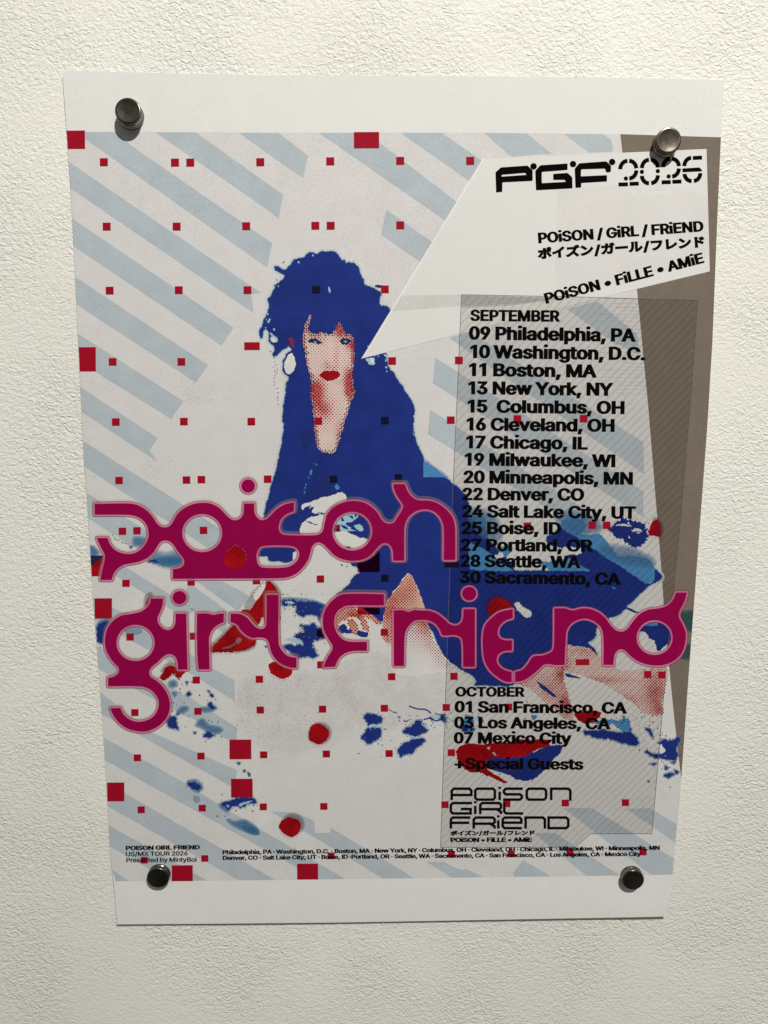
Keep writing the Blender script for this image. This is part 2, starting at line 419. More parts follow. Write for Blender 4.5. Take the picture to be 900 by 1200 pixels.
# ---- printed background: ground tint, diagonal stripes, taupe panel
bgp = Print()
ptop = [(78, 153.8), (100, 154), (310, 155.4), (540, 155.2), (727, 157), (845, 160.8)]
pbot = [(789, 1025.2), (727, 1026.2), (420, 1030), (300, 1031.6), (135, 1033)]
area_print = np.array(ptop + [(rx(y) - .15, y) for y in range(180, 1020, 20)] + pbot + [(lx(y) + .15, y) for y in range(1015, 165, -20)], float)
bgp.shape(area_print, 1, 'ground', 7)
ST = [
 [(100, 154.6), (136, 154.8), (153, 170), (319, 285), (313, 314), (312, 313), (100, 163)],
 [(182, 155), (229.5, 155.2), (332, 228.4), (326.4, 256.1), (310, 243.6)],
 [(279.5, 155.6), (326.4, 155.6), (361, 182.5), (355.5, 209), (335, 195)],
 [(lx(189) , 189.4), (305.5, 343), (294, 344.5), (297.8, 367.5), (lx(221), 221)],
 [(lx(256), 256), (273.6, 384), (259.7, 405.5), (lx(289), 289)],
 [(lx(324), 324.4), (244, 427.8), (229.7, 448.6), (lx(357), 357)],
 [(lx(391), 391), (215, 470), (200.5, 491), (lx(424), 424)],
 [(lx(453), 453.6), (184.7, 513), (175.5, 528), (184.4, 541), (lx(483), 483)],
 [(lx(517), 516.7), (214, 591), (275, 631), (258, 652), (lx(547), 547)],
 [(lx(577), 577.5), (175, 624), (162, 646), (lx(608), 607.5)],
 [(lx(638), 638), (149.7, 666), (229, 715), (216, 724), (133, 673), (lx(656), 656)],
 [(230, 681), (262, 681.5), (295, 700), (278, 716)],
 [(lx(700), 700), (180, 737), (244, 780.5), (275, 797), (275, 822), (228, 792), (lx(727), 727)],
 [(222, 683), (272, 720), (262, 742), (212, 706)],
 [(lx(757), 757), (222, 817), (278, 853), (277, 872), (lx(784), 784)],
 [(lx(811), 811), (177.8, 858), (278, 903), (275, 924), (lx(837), 837)],
 [(lx(864), 864), (219, 919), (264, 948), (405, 1030.2), (373, 1030.6), (lx(891), 891)],
 [(lx(917), 917), (323, 1031.2), (280, 1031.6), (lx(945), 945)],
 [(lx(967), 967), (243, 1031.9), (200, 1032.2), (lx(992), 992)],
 [(lx(1018), 1019), (152, 1032.6), (136, 1032.7)],
 [(317.6, 951), (346, 952), (368, 962), (369.5, 976.5), (387, 975.5), (387.5, 970), (486, 1029.2), (449, 1029.6)],
 [(500, 1010), (520, 1010), (540, 1019.5), (546, 1018), (567, 1028), (529, 1028.6)],
 [(601, 1023), (613, 1008), (646, 1026.9), (603, 1027.6)],
 [(625, 976), (650, 976), (726, 1025.8), (687, 1026.3)],
 [(660, 947), (694, 947), (789.4, 1006), (788.4, 1024.8), (763, 1025.2)],
 [(734, 948), (762, 947), (793, 966), (791.3, 987.5)],
 [(373.6, 155.7), (430, 155.7), (535.6, 236.7), (523.6, 260)],
 [(469.4, 155.7), (518, 155.6), (565.7, 189), (551, 213)],
 [(567.5, 155.7), (617, 156.2), (646.3, 180), (598.7, 183.7)],
 [(661, 157), (707, 157.3), (716, 163.5), (718.6, 177.5), (690, 179)],
 [(452.8, 245.8), (507, 284), (492, 307), (446.4, 275)],
 [(664, 362), (700, 353), (747, 392), (750, 416), (720, 402)],
 [(526, 396), (550, 389), (754, 518), (755, 556)],
 [(510, 419), (754, 576), (754, 606), (507, 449)],
 [(504, 480), (690, 600), (684, 622), (501.6, 509)],
]
for p in ST: bgp.shape(np.array(p, float), 2, 'stripe', 7)
bgp.shape(np.array([(727, 157.2), (844.8, 160.9), (rx(240)-.1, 240), (rx(400)-.1, 400), (rx(500)-.1, 500), (rx(700)-.1, 700), (rx(800)-.1, 800), (rx(912)-.1, 914),
                    (790, 840), (784, 780), (778, 710), (774.5, 660), (760, 480), (746, 334), (735, 230)], float), 3, 'brown', 7)
soft(bgp, smooth(T(780, 690, 5.217, [(85, 150), (125, 138), (172, 140), (166, 262), (135, 255), (105, 240)])), 4, 'taupe_glow', (1.5, .2, -1.2, -2.8))
soft(bgp, smooth(T(780, 690, 5.217, [(95, 385), (130, 340), (158, 345), (152, 425), (90, 420)])), 4, 'taupe_glow', (1.5, .2, -1.2, -2.8))
# faint specks of broken screen
def specks(pr, cx, cy, sx, sy, n, layer, k, s0=.45, s1=.9):
    Q = []
    for _ in range(n):
        x, y = cx + random.gauss(0, sx), cy + random.gauss(0, sy); s = random.uniform(s0, s1)
        if all(abs(x - q[0][0]) + abs(y - q[0][1]) > 3 for q in Q): Q.append(rect(x, y, s, s, 45))
    pr.quads(Q, layer, k)
for c in [(222, 466, 7, 5, 40), (188, 440, 9, 6, 26), (170, 412, 8, 4, 12), (244, 470, 6, 4, 22), (175, 545, 9, 5, 45), (198, 541, 5, 4, 18), (216, 487, 8, 8, 14), (228, 455, 10, 5, 18),
          (195, 380, 14, 10, 10), (290, 815, 18, 12, 60), (335, 815, 18, 14, 90), (370, 812, 18, 14, 60), (300, 845, 16, 12, 70), (350, 845, 20, 12, 60), (265, 862, 5, 8, 18), (345, 800, 30, 5, 40)]:
    specks(bgp, *c, layer=3, k='dotgrey', s0=.4, s1=.75)
for p in [[(285, 800), (400, 795), (415, 830), (400, 865), (330, 880), (285, 850)], [(395, 780), (500, 775), (515, 830), (430, 850)]]:
    soft(bgp, smooth(p), 2.2, 'halfmist', (5, 0))
background = bgp.build('printed_background', poster)

# ---- the woman
fig = Print()
HAIR = (T(295, 375, 9, [(150, 85), (118, 110), (108, 190), (95, 195), (76, 160), (88, 100), (118, 40)]) +
        T(295, 285, 9, [(125, 830), (165, 720), (180, 640), (172, 590), (205, 550), (240, 490), (255, 440), (300, 410), (330, 375), (352, 340), (300, 315), (255, 290), (235, 235), (275, 240),
                        (310, 270), (350, 282), (390, 245), (420, 205), (440, 175), (490, 160), (555, 150), (590, 100), (650, 98), (690, 112), (745, 78), (790, 86), (850, 88)]) +
        T(385, 285, 9, [(40, 85), (80, 95), (105, 130), (150, 180), (165, 165), (180, 212), (220, 203), (260, 212), (290, 240), (310, 238), (325, 290), (345, 345), (372, 390), (385, 440),
                        (430, 455), (500, 488), (555, 540), (540, 580), (550, 660), (600, 662), (648, 712), (600, 800), (550, 900), (450, 1190)]) +
        T(400, 400, 7.5, [(300, 130), (390, 100), (398, 160), (420, 230), (470, 300), (510, 365), (545, 405), (575, 465), (615, 515), (640, 570), (640, 650), (635, 750), (645, 830)]) +
        T(420, 500, 6, [(385, 0), (400, 80), (430, 160), (455, 205), (460, 240), (457, 355, 1), (600, 355), (655, 388), (690, 425), (715, 440), (760, 490)]) +
        T(540, 580, 5.625, [(40, 20), (75, 130), (160, 215), (175, 275), (220, 330), (260, 380), (310, 420), (360, 500, 1), (590, 500, 1), (850, 500, 1), (760, 470), (640, 340), (575, 325), (565, 280), (610, 255), (660, 210), (700, 230), (760, 265), (870, 340)]) +
        [(693.8, 641.6, 1), (757, 683, 1)] + T(660, 590, 5.625, [(585, 520), (598, 430), (652, 490), (560, 545), (500, 600), (440, 660), (380, 720), (320, 750), (290, 760)]) +
        [(703, 729), (699, 737), (698, 744), (694, 750), (689, 753), (695, 759), (701, 768), (694, 764), (686, 759), (672, 757), (664, 756), (657, 766), (645, 778), (620, 790), (606, 798), (603, 801), (597, 804), (585, 804), (566, 803)] +
        T(480, 670, 5.294, [(400, 702), (412, 680), (395, 650), (340, 620), (270, 580), (230, 545), (190, 480), (165, 420), (140, 370), (100, 310)]) +
        T(430, 640, 6, [(412, 470), (395, 410), (360, 300), (322, 222), (290, 192), (245, 245), (200, 305), (155, 365), (130, 440), (112, 525)]) +
        [(437, 723), (425, 712), (408, 706), (396, 706), (394, 700), (397.5, 694), (403, 690), (410, 684), (413, 678), (420, 672), (421, 668), (412, 660), (400, 650), (372, 628), (356, 640), (346, 646), (344, 655), (338, 659), (328, 658), (316, 656.5), (314, 651.5), (301.7, 651), (303, 630), (308.7, 607)] +
        T(290, 560, 6.43, [(140, 200), (165, 120), (185, 30)]) +
        T(310, 450, 7.5, [(90, 800), (110, 700), (135, 600), (155, 480), (165, 400), (160, 300), (168, 180), (185, 80), (195, 0)]) +
        T(295, 375, 9, [(350, 760), (368, 660), (385, 605), (345, 565), (325, 500), (330, 450), (360, 370), (415, 310), (390, 272), (345, 300), (300, 330), (262, 385), (220, 370), (242, 290), (185, 232), (180, 140)]))
BODY = rough(HAIR, .55, 1.4, seed=3)
fig.shape(offset(resample(smooth(HAIR, True, 3), 2), 3.2, 4), 5, 'halo')
fig.shape(offset(BODY, .9, 2), 5.4, 'halo2')
fig.shape(BODY, 6, 'blue')
# stray ink: flecks round the hair
def flecks(pts, k='blue', layer=6, s=(.8, 1.9)):
    Q = [];
    for x, y in pts:
        w, h = random.uniform(*s), random.uniform(*s); Q.append(rect(x, y, w, h, random.uniform(0, 90)))
    fig.quads(Q, layer, k)
flecks([(331.5, 308), (333, 306.8), (324.4, 328), (321.6, 334.5), (414.5, 306), (321, 418), (317, 411.5), (440, 335.5), (443, 337)])
chain = T(295, 375, 9, [(235, 400), (240, 440), (232, 495), (265, 470), (240, 545), (262, 560), (235, 610), (240, 655), (238, 685), (268, 722), (278, 768), (275, 845), (272, 820), (250, 590), (270, 520)]) + \
        T(310, 450, 7.5, [(112, 40), (118, 75), (118, 110), (118, 142), (120, 180), (85, 8)])
flecks(chain, 'dotblue', 6, (.8, 1.3))
flecks(T(295, 375, 9, [(250, 480), (240, 520), (255, 540), (258, 500), (270, 545), (245, 580)]), 'dotred', 6, (.6, 1.0))
fig.shape(rough(T(400, 345, 1, [(39, -10.8), (48, -10.3), (52, -9.6), (48, -8.6), (40, -8.4)]), .4, 1, seed=5), 6.2, 'blue')
def pale(pts, k='white', layer=7, amp=.45, seed=0, sm=True): fig.shape(rough(pts, amp, 1.2, sm, seed), layer, k)
# earring gap, light nicks in hair
pale(T(295, 375, 9, [(425, 345), (448, 395), (460, 450), (458, 505), (425, 550), (390, 582), (358, 552), (345, 500), (353, 440), (380, 380)]), 'white', 7.3)
pale(T(295, 375, 9, [(192, 180), (230, 160), (262, 180), (262, 235), (225, 245), (200, 220)]), 'cyan', 7)
pale(T(295, 375, 9, [(200, 190), (235, 185), (252, 205), (250, 230), (225, 235)]), 'white', 7.3)
for p in [[(478, 195), (495, 185), (512, 205), (495, 215)], [(640, 120), (650, 118), (652, 140), (638, 136)], [(810, 460), (822, 470), (835, 500), (828, 530), (812, 520)], [(190, 790), (205, 805), (180, 840), (165, 838)], [(160, 740), (178, 745), (168, 765)],
          [(135, 885), (160, 890), (150, 900)], [(150, 805), (160, 800), (158, 815)], [(275, 450), (288, 448), (284, 465)]]:
    pale(T(295, 285, 9, p), 'cyan', 7, .25)
for p in [[(225, 90), (240, 85), (242, 110), (228, 110)], [(190, 130), (225, 150), (240, 175), (215, 165), (195, 160)]]:
    pale(T(295, 375, 9, p), 'cyan', 7, .25)
pale(T(400, 400, 7.5, [(222, 150), (265, 140), (292, 150), (300, 190), (285, 212), (245, 200)]), 'cyan', 7)
pale(T(400, 400, 7.5, [(250, 148), (280, 150), (290, 185), (270, 200)]), 'white', 7.3, .3)
for p in [[(232, 35), (240, 40), (236, 60)], [(322, 125), (332, 130), (325, 140)], [(385, 150), (398, 170), (388, 180)], [(380, 218), (405, 225), (395, 240)], [(395, 258), (408, 265), (400, 272)], [(372, 110), (398, 118), (400, 140), (385, 130)]]:
    pale(T(400, 400, 7.5, p), 'cyan', 7, .2)
for p in [[(405, 750), (420, 755), (410, 800), (395, 800)], [(445, 700), (465, 700), (458, 725)], [(380, 815), (398, 825), (385, 832)], [(362, 870), (372, 890), (360, 895)], [(625, 870), (640, 885), (655, 900), (640, 900)], [(432, 692), (440, 700), (434, 706)]]:
    pale(T(310, 450, 7.5, p), 'sky', 7, .2)
for p in [[(425, 70), (445, 65), (435, 90)], [(425, 95), (436, 100), (432, 125), (422, 115)], [(655, 65), (675, 45), (695, 80), (675, 90)]]:
    pale(T(290, 560, 6.43, p), 'sky', 7, .3)
# darker screen on sleeve and lapel
for L, t in [(smooth(T(310, 450, 7.5, [(315, 420), (400, 400), (430, 470), (390, 540), (340, 585), (330, 500)])), .38), (smooth(T(290, 560, 6.43, [(420, 90), (620, 20), (660, 110), (560, 145), (450, 185)])), .26),
             (smooth(T(310, 450, 7.5, [(470, 740), (560, 760), (560, 860), (420, 890)])), .2), (smooth(T(310, 640, 6, [(260, 570), (390, 590), (370, 640), (250, 680)])), .3)]:
    halftone(fig, [solid(L)], lambda x, y, t=t: t, 7, 'dotblue', 2.8)
# hands in white
pale(T(290, 560, 6.43, [(410, 205), (470, 185), (560, 150), (640, 130), (715, 108), (748, 152), (735, 180), (690, 190), (640, 215), (600, 262), (570, 275), (520, 268), (470, 268), (440, 245), (415, 250)]), seed=1)
pale(T(290, 560, 6.43, [(410, 345), (470, 300), (540, 282), (600, 270), (620, 330), (600, 420), (400, 425)]), seed=2)
for p in [[(420, 318), (450, 335), (500, 350), (540, 352), (500, 340), (455, 328)], [(410, 255), (450, 215), (480, 205), (465, 230), (500, 220), (480, 250), (520, 275), (450, 265)], [(530, 262), (580, 260), (590, 270), (560, 278)]]:
    pale(T(290, 560, 6.43, p), 'blue', 7.5, .5)
# hand in the round hole of the second o
pale(T(290, 560, 6.43, [(655, 380), (660, 330), (690, 300), (740, 270), (820, 265), (835, 290), (800, 330), (860, 370), (865, 395), (760, 400), (690, 395)]), 'cyan', 7, .8, 4)
for p in [[(700, 290), (720, 300), (735, 330), (715, 335)], [(760, 285), (790, 280), (800, 320), (780, 300)], [(740, 345), (790, 330), (840, 350), (800, 360), (850, 410), (800, 390)], [(700, 350), (730, 360), (760, 390), (720, 380)], [(800, 270), (815, 268), (818, 300)]]:
    pale(T(290, 560, 6.43, p), 'blue', 7.5, .7, 9)
pale(T(290, 560, 6.43, [(645, 405), (720, 400), (790, 425), (850, 455), (905, 460), (890, 520), (800, 560), (700, 540), (650, 470)]), 'white', 7.2)
pale(T(290, 560, 6.43, [(735, 520), (770, 512), (790, 522), (770, 534), (745, 532)]), 'blue', 7.5, .5)
pale(T(290, 560, 6.43, [(345, 560), (372, 550), (380, 575), (340, 615), (345, 590)]), 'white', 7.2)
for p in [[(705, 655), (715, 650), (716, 665)], [(740, 660), (760, 668), (748, 672)], [(780, 645), (812, 650), (825, 672), (790, 665)]]: pale(T(290, 560, 6.43, p), 'blue', 7, .4)
# face and neck
FACE = rough(T(350, 360, 9, [(130, 78), (105, 110), (75, 165), (52, 250), (46, 330), (50, 420), (72, 520), (93, 620), (118, 720), (130, 800), (138, 880)]) +
        T(310, 450, 7.5, [(408, 40), (412, 110), (425, 250), (440, 400), (455, 540), (480, 580), (540, 606), (597, 614), (630, 580), (660, 480), (700, 360), (740, 220), (780, 110), (790, 60)]) +
        T(350, 360, 9, [(580, 850), (572, 790), (560, 720), (578, 620), (590, 520), (582, 420), (580, 325), (540, 285), (490, 275), (462, 225), (426, 160), (398, 212), (360, 268), (330, 288), (280, 280), (240, 262), (200, 280), (130, 272), (102, 245), (110, 180)]), .6, 1.2, seed=8)
fig.shape(FACE, 7, 'skin')
def fp(x, y): return (350 + x / 9, 360 + y / 9)
def np_(x, y): return (310 + x / 7.5, 450 + y / 7.5)
tf = tones(.10, blob(*fp(90, 190), 3, 9, .5), blob(*fp(180, 330), 11, 5, .40), blob(*fp(500, 320), 9, 6, .5), blob(*fp(425, 240), 5, 7, 1.1), blob(*fp(540, 400), 5, 6, .6), blob(*fp(60, 500), 2.5, 18, .4), blob(*fp(590, 520), 4, 18, .6),
           blob(*fp(520, 760), 4.5, 12, 1.0), blob(*fp(540, 860), 4, 8, .6), blob(*fp(180, 840), 9, 10, .75), blob(*np_(460, 110), 8, 14, .8), blob(*np_(520, 230), 10, 12, .65), blob(*np_(750, 60), 5, 9, .9), blob(*np_(660, 430), 5, 14, .35), blob(*np_(450, 460), 3, 14, .5),
           blob(*fp(395, 540), 3.0, 14, .26), blob(*fp(300, 600), 4, 7, .16), blob(*fp(350, 640), 8, 2.5, .25), blob(*fp(290, 620), 6, 5, .1), blob(*np_(550, 480), 9, 7, -.09), blob(*fp(330, 350), 5, 9, -.06), blob(*fp(420, 780), 8, 4, .12))
halftone(fig, [solid(FACE)], tf, 8, 'dotred', 2.9)
inner = offset(FACE, -3.2, 5)
halftone(fig, [solid(offset(FACE, 1.4, 4)), hole(inner)], lambda x, y: .34, 8.5, 'dotblue', 2.9)
fig.shape(rough(T(350, 360, 9, [(215, 712), (255, 682), (300, 668), (332, 674), (370, 664), (412, 680), (437, 708), (410, 748), (362, 772), (310, 777), (262, 757)]), .3, 1.3, seed=1), 9, 'lip')
for e, ir in [([(96, 362), (135, 335), (195, 338), (248, 380), (205, 390), (150, 382)], (172, 368, 2.2, 1.5)), ([(432, 352), (475, 324), (525, 332), (562, 358), (522, 388), (462, 392)], (492, 362, 2.3, 1.6))]:
    fig.shape(rough(T(350, 360, 9, e), .45, 1.1), 9, 'dotblue')
    fig.shape(disc(350 + ir[0]/9, 360 + ir[1]/9, ir[2], ir[3], 12), 9.3, 'sky'); fig.shape(disc(350 + ir[0]/9 + .7, 360 + ir[1]/9 + .2, .7, .6, 8), 9.6, 'cyan')
halftone(fig, [solid(np.array(T(295, 375, 9, [(395, 205), (425, 180), (445, 200), (442, 285), (410, 262)]), float))], lambda x, y: .8, 7, 'dotred', 2.1)
# knee and shin
KNEE = rough(T(430, 640, 6, [(290, 192), (322, 222), (360, 300), (395, 410), (430, 535), (470, 650), (520, 740), (570, 800), (640, 860), (560, 890), (200, 900), (150, 720), (105, 640), (112, 525), (130, 440), (155, 365), (200, 305), (245, 245)]), .6, 1.3, seed=2)
fig.shape(KNEE, 7, 'white')
WARM = rough(T(430, 640, 6, [(290, 195), (322, 225), (360, 305), (400, 420), (425, 520), (410, 560), (330, 560), (180, 600), (150, 680), (105, 640), (115, 525), (132, 440), (158, 365), (202, 305), (247, 247)]), .5, 1.5, seed=4)
fig.shape(WARM, 7.4, 'skin2')
tk = tones(.03, blob(462, 702, 16, 20, .55), blob(455, 722, 9, 16, .55), blob(482, 690, 12, 22, .42), blob(455, 748, 7, 7, .5), blob(497, 730, 10, 12, .55), blob(505, 748, 9, 16, .3), blob(488, 745, 20, 14, .22), blob(515, 765, 8, 10, .25), blob(525, 778, 12, 6, .2), blob(472, 735, 14, 8, .25))
halftone(fig, [solid(KNEE)], tk, 8, 'dotred', 2.55, floor=.16)
# fingers under the f
for i, p in enumerate([[(250, 395), (250, 320), (300, 255), (350, 232), (415, 260), (418, 330), (380, 310), (330, 345), (290, 360), (275, 410)], [(350, 330), (385, 330), (420, 400), (405, 440), (375, 420), (345, 360)], [(415, 300), (455, 320), (495, 380), (490, 415), (455, 405), (430, 350)], [(418, 268), (480, 290), (530, 315), (585, 360), (570, 375), (500, 335), (440, 310)]]):
    P = rough(T(350, 670, 6, p), .5, 1.2, seed=i); fig.shape(P, 7.6 + .12 * i, 'skin2'); halftone(fig, [solid(P)], tones(.5, blob(415, 722, 8, 6, .4)), 8.4 + .06 * i, 'dotred', 2.8)
pale(T(350, 670, 6, [(330, 330), (355, 340), (370, 390), (380, 430), (300, 440), (275, 430), (300, 380)]), 'white', 7.2); pale(T(350, 670, 6, [(420, 350), (450, 390), (470, 420), (440, 410)]), 'white', 7.5)
pale(T(350, 670, 6, [(282, 385), (320, 372), (350, 410), (400, 405), (450, 420), (487, 425), (484, 458), (430, 455), (370, 432), (300, 425), (275, 405)]), 'blue', 7.35, .7)
# foot and lower calf
CALF = rough(T(600, 760, 4.09, [(18, 162), (60, 135), (100, 105), (140, 85), (175, 78), (230, 92), (250, 108), (252, 160), (272, 230), (292, 290), (290, 340), (255, 338), (205, 295), (140, 240), (85, 195), (40, 172)]), .6, 1.3, seed=5)
FOOT = rough([(656, 770), (660, 758), (672, 757), (688, 759), (701, 768), (715, 779), (733, 786), (752, 784), (781, 784), (782, 797), (779, 812), (775, 824), (778, 836), (768, 839), (757, 836), (741, 823), (722, 810), (700, 798), (680, 790), (662, 787)], .6, 1.3, seed=6)
fig.shape(CALF, 7, 'skin'); fig.shape(FOOT, 7.2, 'skin')
tcf = tones(.18, blob(660, 790, 9, 10, .75), blob(645, 808, 12, 12, .3), blob(663, 825, 8, 14, .65), blob(625, 795, 14, 6, .1), blob(610, 802, 8, 4, .3))
halftone(fig, [solid(CALF)], tcf, 8, 'dotred', 2.55)
tff = tones(.15, blob(660, 778, 10, 10, .45), blob(700, 797, 40, 4, .40), blob(768, 812, 12, 22, .6), blob(690, 762, 26, 4, .3), blob(773, 832, 8, 7, .4), blob(735, 822, 14, 8, .35), blob(745, 795, 12, 6, -.08), blob(690, 768, 14, 5, .15))
halftone(fig, [solid(FOOT)], tff, 8, 'dotred', 2.55)
pale([(628, 797), (640, 806), (655, 818), (646, 815), (634, 806)], 'blue', 8.3, .5); pale(T(600, 760, 4.09, [(252, 118), (300, 130), (330, 142), (290, 140), (258, 132)]), 'blue', 8.5, .4)
# light-blue cloth and sky pieces
pale(T(420, 500, 6, [(462, 238), (500, 262), (545, 295), (605, 340), (640, 356, 1), (457, 355, 1)]), 'sky', 7.2, .3)
fig.shape(np.array(T(420, 500, 6, [(455, 205), (520, 265), (600, 320), (680, 385), (640, 372), (560, 320), (470, 250)])), 4.6, 'sky_soft')
def sky(pts, layer=7.1, seed=0): fig.shape(rough(pts, .6, 1.4, True, seed), layer, 'sky')
sky(T(660, 590, 5.625, [(0, 108), (40, 125), (80, 150), (105, 190), (160, 205), (230, 195), (280, 240), (330, 300), (365, 345), (420, 345), (490, 352), (560, 370), (602, 420), (602, 510, 1), (545, 525, 1), (190, 292), (130, 245), (60, 205), (0, 160)]), seed=1)
sky(T(540, 580, 5.625, [(55, 310, 1), (110, 335), (160, 365), (250, 430), (350, 500, 1), (115, 500, 1), (60, 480)]), 7.1)
sky(T(540, 580, 5.625, [(470, 420), (560, 440), (640, 430), (740, 420), (790, 460), (850, 500, 1), (590, 500, 1), (530, 455)]), 7.15)
sky(T(540, 580, 5.625, [(70, 130), (130, 130), (165, 165), (165, 215), (110, 180)]), 7.1); sky(T(540, 580, 5.625, [(660, 200), (690, 160), (760, 150), (830, 200), (780, 260)]), 7)
sky(T(540, 580, 5.625, [(250, 350), (300, 330), (340, 370), (280, 410)]), 7.1)
for L in [[(655, 604), (690, 607), (702, 618), (680, 624), (660, 614)], [(706, 644), (740, 644), (764, 660), (730, 656)], [(552, 600), (576, 606), (586, 630), (566, 624)]]:
    soft(fig, smooth(L), 7.3, 'sky_faint', (6, 4.5, 3, 1.5, 0))
for p in [[(215, 245), (270, 230), (345, 250), (420, 290), (400, 340), (320, 350), (240, 330), (285, 310), (230, 290)], [(300, 400), (380, 370), (450, 380), (470, 430), (420, 460), (340, 450), (310, 425)], [(225, 395), (265, 380), (280, 400), (250, 425)], [(650, 355), (720, 345), (800, 360), (780, 390), (700, 395), (640, 385)]]:
    pale(T(540, 580, 5.625, p), 'white', 7.4, .9)
pale(T(660, 590, 5.625, [(255, 205), (300, 195), (325, 215), (290, 240)]), 'white', 7.4, .7)
pale(T(660, 590, 5.625, [(330, 300), (390, 250), (460, 270), (520, 290), (560, 340), (480, 335), (400, 330), (345, 325)]), 'white', 7.35, .7)
pale(T(660, 590, 5.625, [(300, 160), (340, 125), (410, 100), (430, 118), (490, 130), (550, 165), (552, 200), (538, 265), (468, 287), (400, 240), (330, 200)]), 'blue', 7.6, 1.5, 3)
for p in [[(345, 145), (400, 135), (450, 150), (400, 150)], [(430, 120), (440, 145), (420, 130)], [(440, 175), (500, 165), (520, 180), (460, 185)], [(430, 205), (440, 230), (432, 225)], [(470, 195), (530, 185), (500, 198)]]:
    pale(T(660, 590, 5.625, p), 'white', 7.8, .35)
pale(T(660, 590, 5.625, [(395, 680), (430, 688), (495, 718), (480, 722), (425, 702)]), 'blue', 7.2, .3)
pale(T(660, 590, 5.625, [(322, 545), (350, 562), (325, 560)]), 'sky', 7.2, .2)
# inside the d
pale(T(640, 670, 5, [(540, 345), (575, 315), (640, 300), (700, 290), (735, 330), (742, 390), (700, 430), (655, 458), (632, 405), (600, 385), (580, 352)]), 'blue', 7, .7); pale(T(640, 670, 5, [(575, 312), (600, 295), (655, 290, 1), (655, 320, 1)]), 'sky', 7.3, .3)
# red/blue shoe
SH1 = rough(T(480, 760, 5.625, [(308, 685), (325, 648), (395, 626), (480, 632), (560, 622), (720, 615), (840, 612), (910, 622), (930, 640), (840, 665), (780, 705), (700, 722), (640, 730), (560, 730), (520, 735), (500, 765), (530, 810), (590, 845), (645, 885), (620, 888), (540, 850), (470, 822), (400, 812), (360, 792), (325, 745)]), .6, 1.3, seed=7)
fig.shape(SH1, 8, 'petal')
pale(T(480, 760, 5.625, [(505, 745), (560, 718), (640, 722), (760, 705), (850, 670), (930, 640), (1000, 640), (1000, 680), (920, 760), (850, 840), (780, 872), (710, 862), (640, 830), (570, 810), (530, 795)]), 'blue', 8.4, .6)
pale(T(480, 760, 5.625, [(540, 690), (560, 682), (575, 700), (590, 705), (560, 705)]), 'halo', 8.6, .4); pale(T(480, 760, 5.625, [(505, 655), (530, 648), (525, 668)]), 'halo', 8.6, .3)
pale(T(600, 760, 4.09, [(300, 315), (340, 300), (400, 300), (428, 308), (420, 330), (365, 362), (325, 350)]), 'petal', 8.6, .6)
pale(T(600, 760, 4.09, [(0, 440), (100, 438), (185, 440), (150, 470), (60, 510), (0, 530)]), 'petal', 8.1, .5)
fig.build('portrait_print', poster, 'posterised print of a seated woman in a royal blue coat with halftone face and legs')

# ---- flowers, petals and smears scattered round her
fl = Print()
def fb(pts, k='blue', layer=6, amp=.85, seed=0):
    P = rough(pts, amp, 1.2, True, seed)
    if k == 'blue': fl.shape(offset(P, 1.5, 4), layer - .5, 'halo2')
    fl.shape(P, layer, k)
    if k == 'blue' and len(P) > 18:                       # broken screen dots flung off the edge
        N_ = normals(P); fl.quads([rect(*(P[i] + N_[i] * random.uniform(1.2, 3.4)), random.uniform(.6, 1.3), random.uniform(.6, 1.3), 45) for i in range(2, len(P), 7)], layer + .1, random.choice(['blue', 'sky', 'blue']))
b = lambda p: T(420, 820, 6.43, p)
fb(b([(35, 125), (75, 108), (140, 115), (175, 145), (150, 185), (80, 185), (50, 150)])); fb(b([(65, 218), (110, 215), (165, 215), (160, 275), (120, 310), (65, 340), (45, 300), (22, 290)]))
fb(b([(78, 190), (150, 190), (160, 215), (120, 205), (85, 218)]), 'cyan', 6.3); fb(b([(330, 235), (380, 205), (420, 190), (425, 165), (475, 160), (480, 185), (522, 230), (490, 262), (430, 275), (390, 265)])); fb(b([(297, 390), (330, 345), (400, 300), (500, 303), (450, 355), (400, 400), (340, 410), (320, 425)]))
fb(b([(380, 275), (470, 275), (490, 295), (400, 297)]), 'cyan', 5.6)
for pth, w in [([(380, 46), (440, 68), (510, 75), (548, 102)], 1.6), ([(228, 68), (255, 90), (295, 102)], .9), ([(575, 100), (620, 115), (660, 108)], 1.0), ([(490, 150), (540, 140), (590, 160), (640, 135)], 1.6), ([(340, 155), (365, 165), (380, 150)], 1.3)]:
    fl.shape(resample(stroke(smooth(b(pth), False, 2), w), 1.5), 6, 'blue')
for p in [[(615, 115), (640, 108), (658, 140), (668, 172), (645, 165), (625, 150)], [(535, 130), (560, 145), (555, 158)], [(500, 172), (520, 180), (510, 195)], [(298, 128), (315, 130), (308, 138)]]: fb(b(p))
for p in [[(560, 120), (620, 115), (600, 150), (560, 155)], [(480, 170), (520, 200), (500, 205)], [(600, 170), (625, 175), (605, 185)]]: fb(b(p), 'cyan', 5.7)
fl.build('flower_print', poster); fl = Print()
c = lambda p: T(600, 760, 4.09, p)
fb(c([(345, 402), (400, 390), (470, 393), (520, 402), (545, 380), (560, 372), (572, 400), (600, 432), (605, 465), (540, 456), (450, 432), (380, 420)]), seed=2)
for p, k in [([(380, 350), (440, 340), (510, 350), (540, 362), (480, 362), (400, 362)], 'sky'), ([(500, 365), (530, 330), (565, 350), (565, 395), (530, 400)], 'sky'), ([(632, 378), (665, 392), (672, 420), (650, 395)], 'blue'), ([(530, 322), (545, 350), (535, 345)], 'blue')]: fb(c(p), k, 6.2, .9)
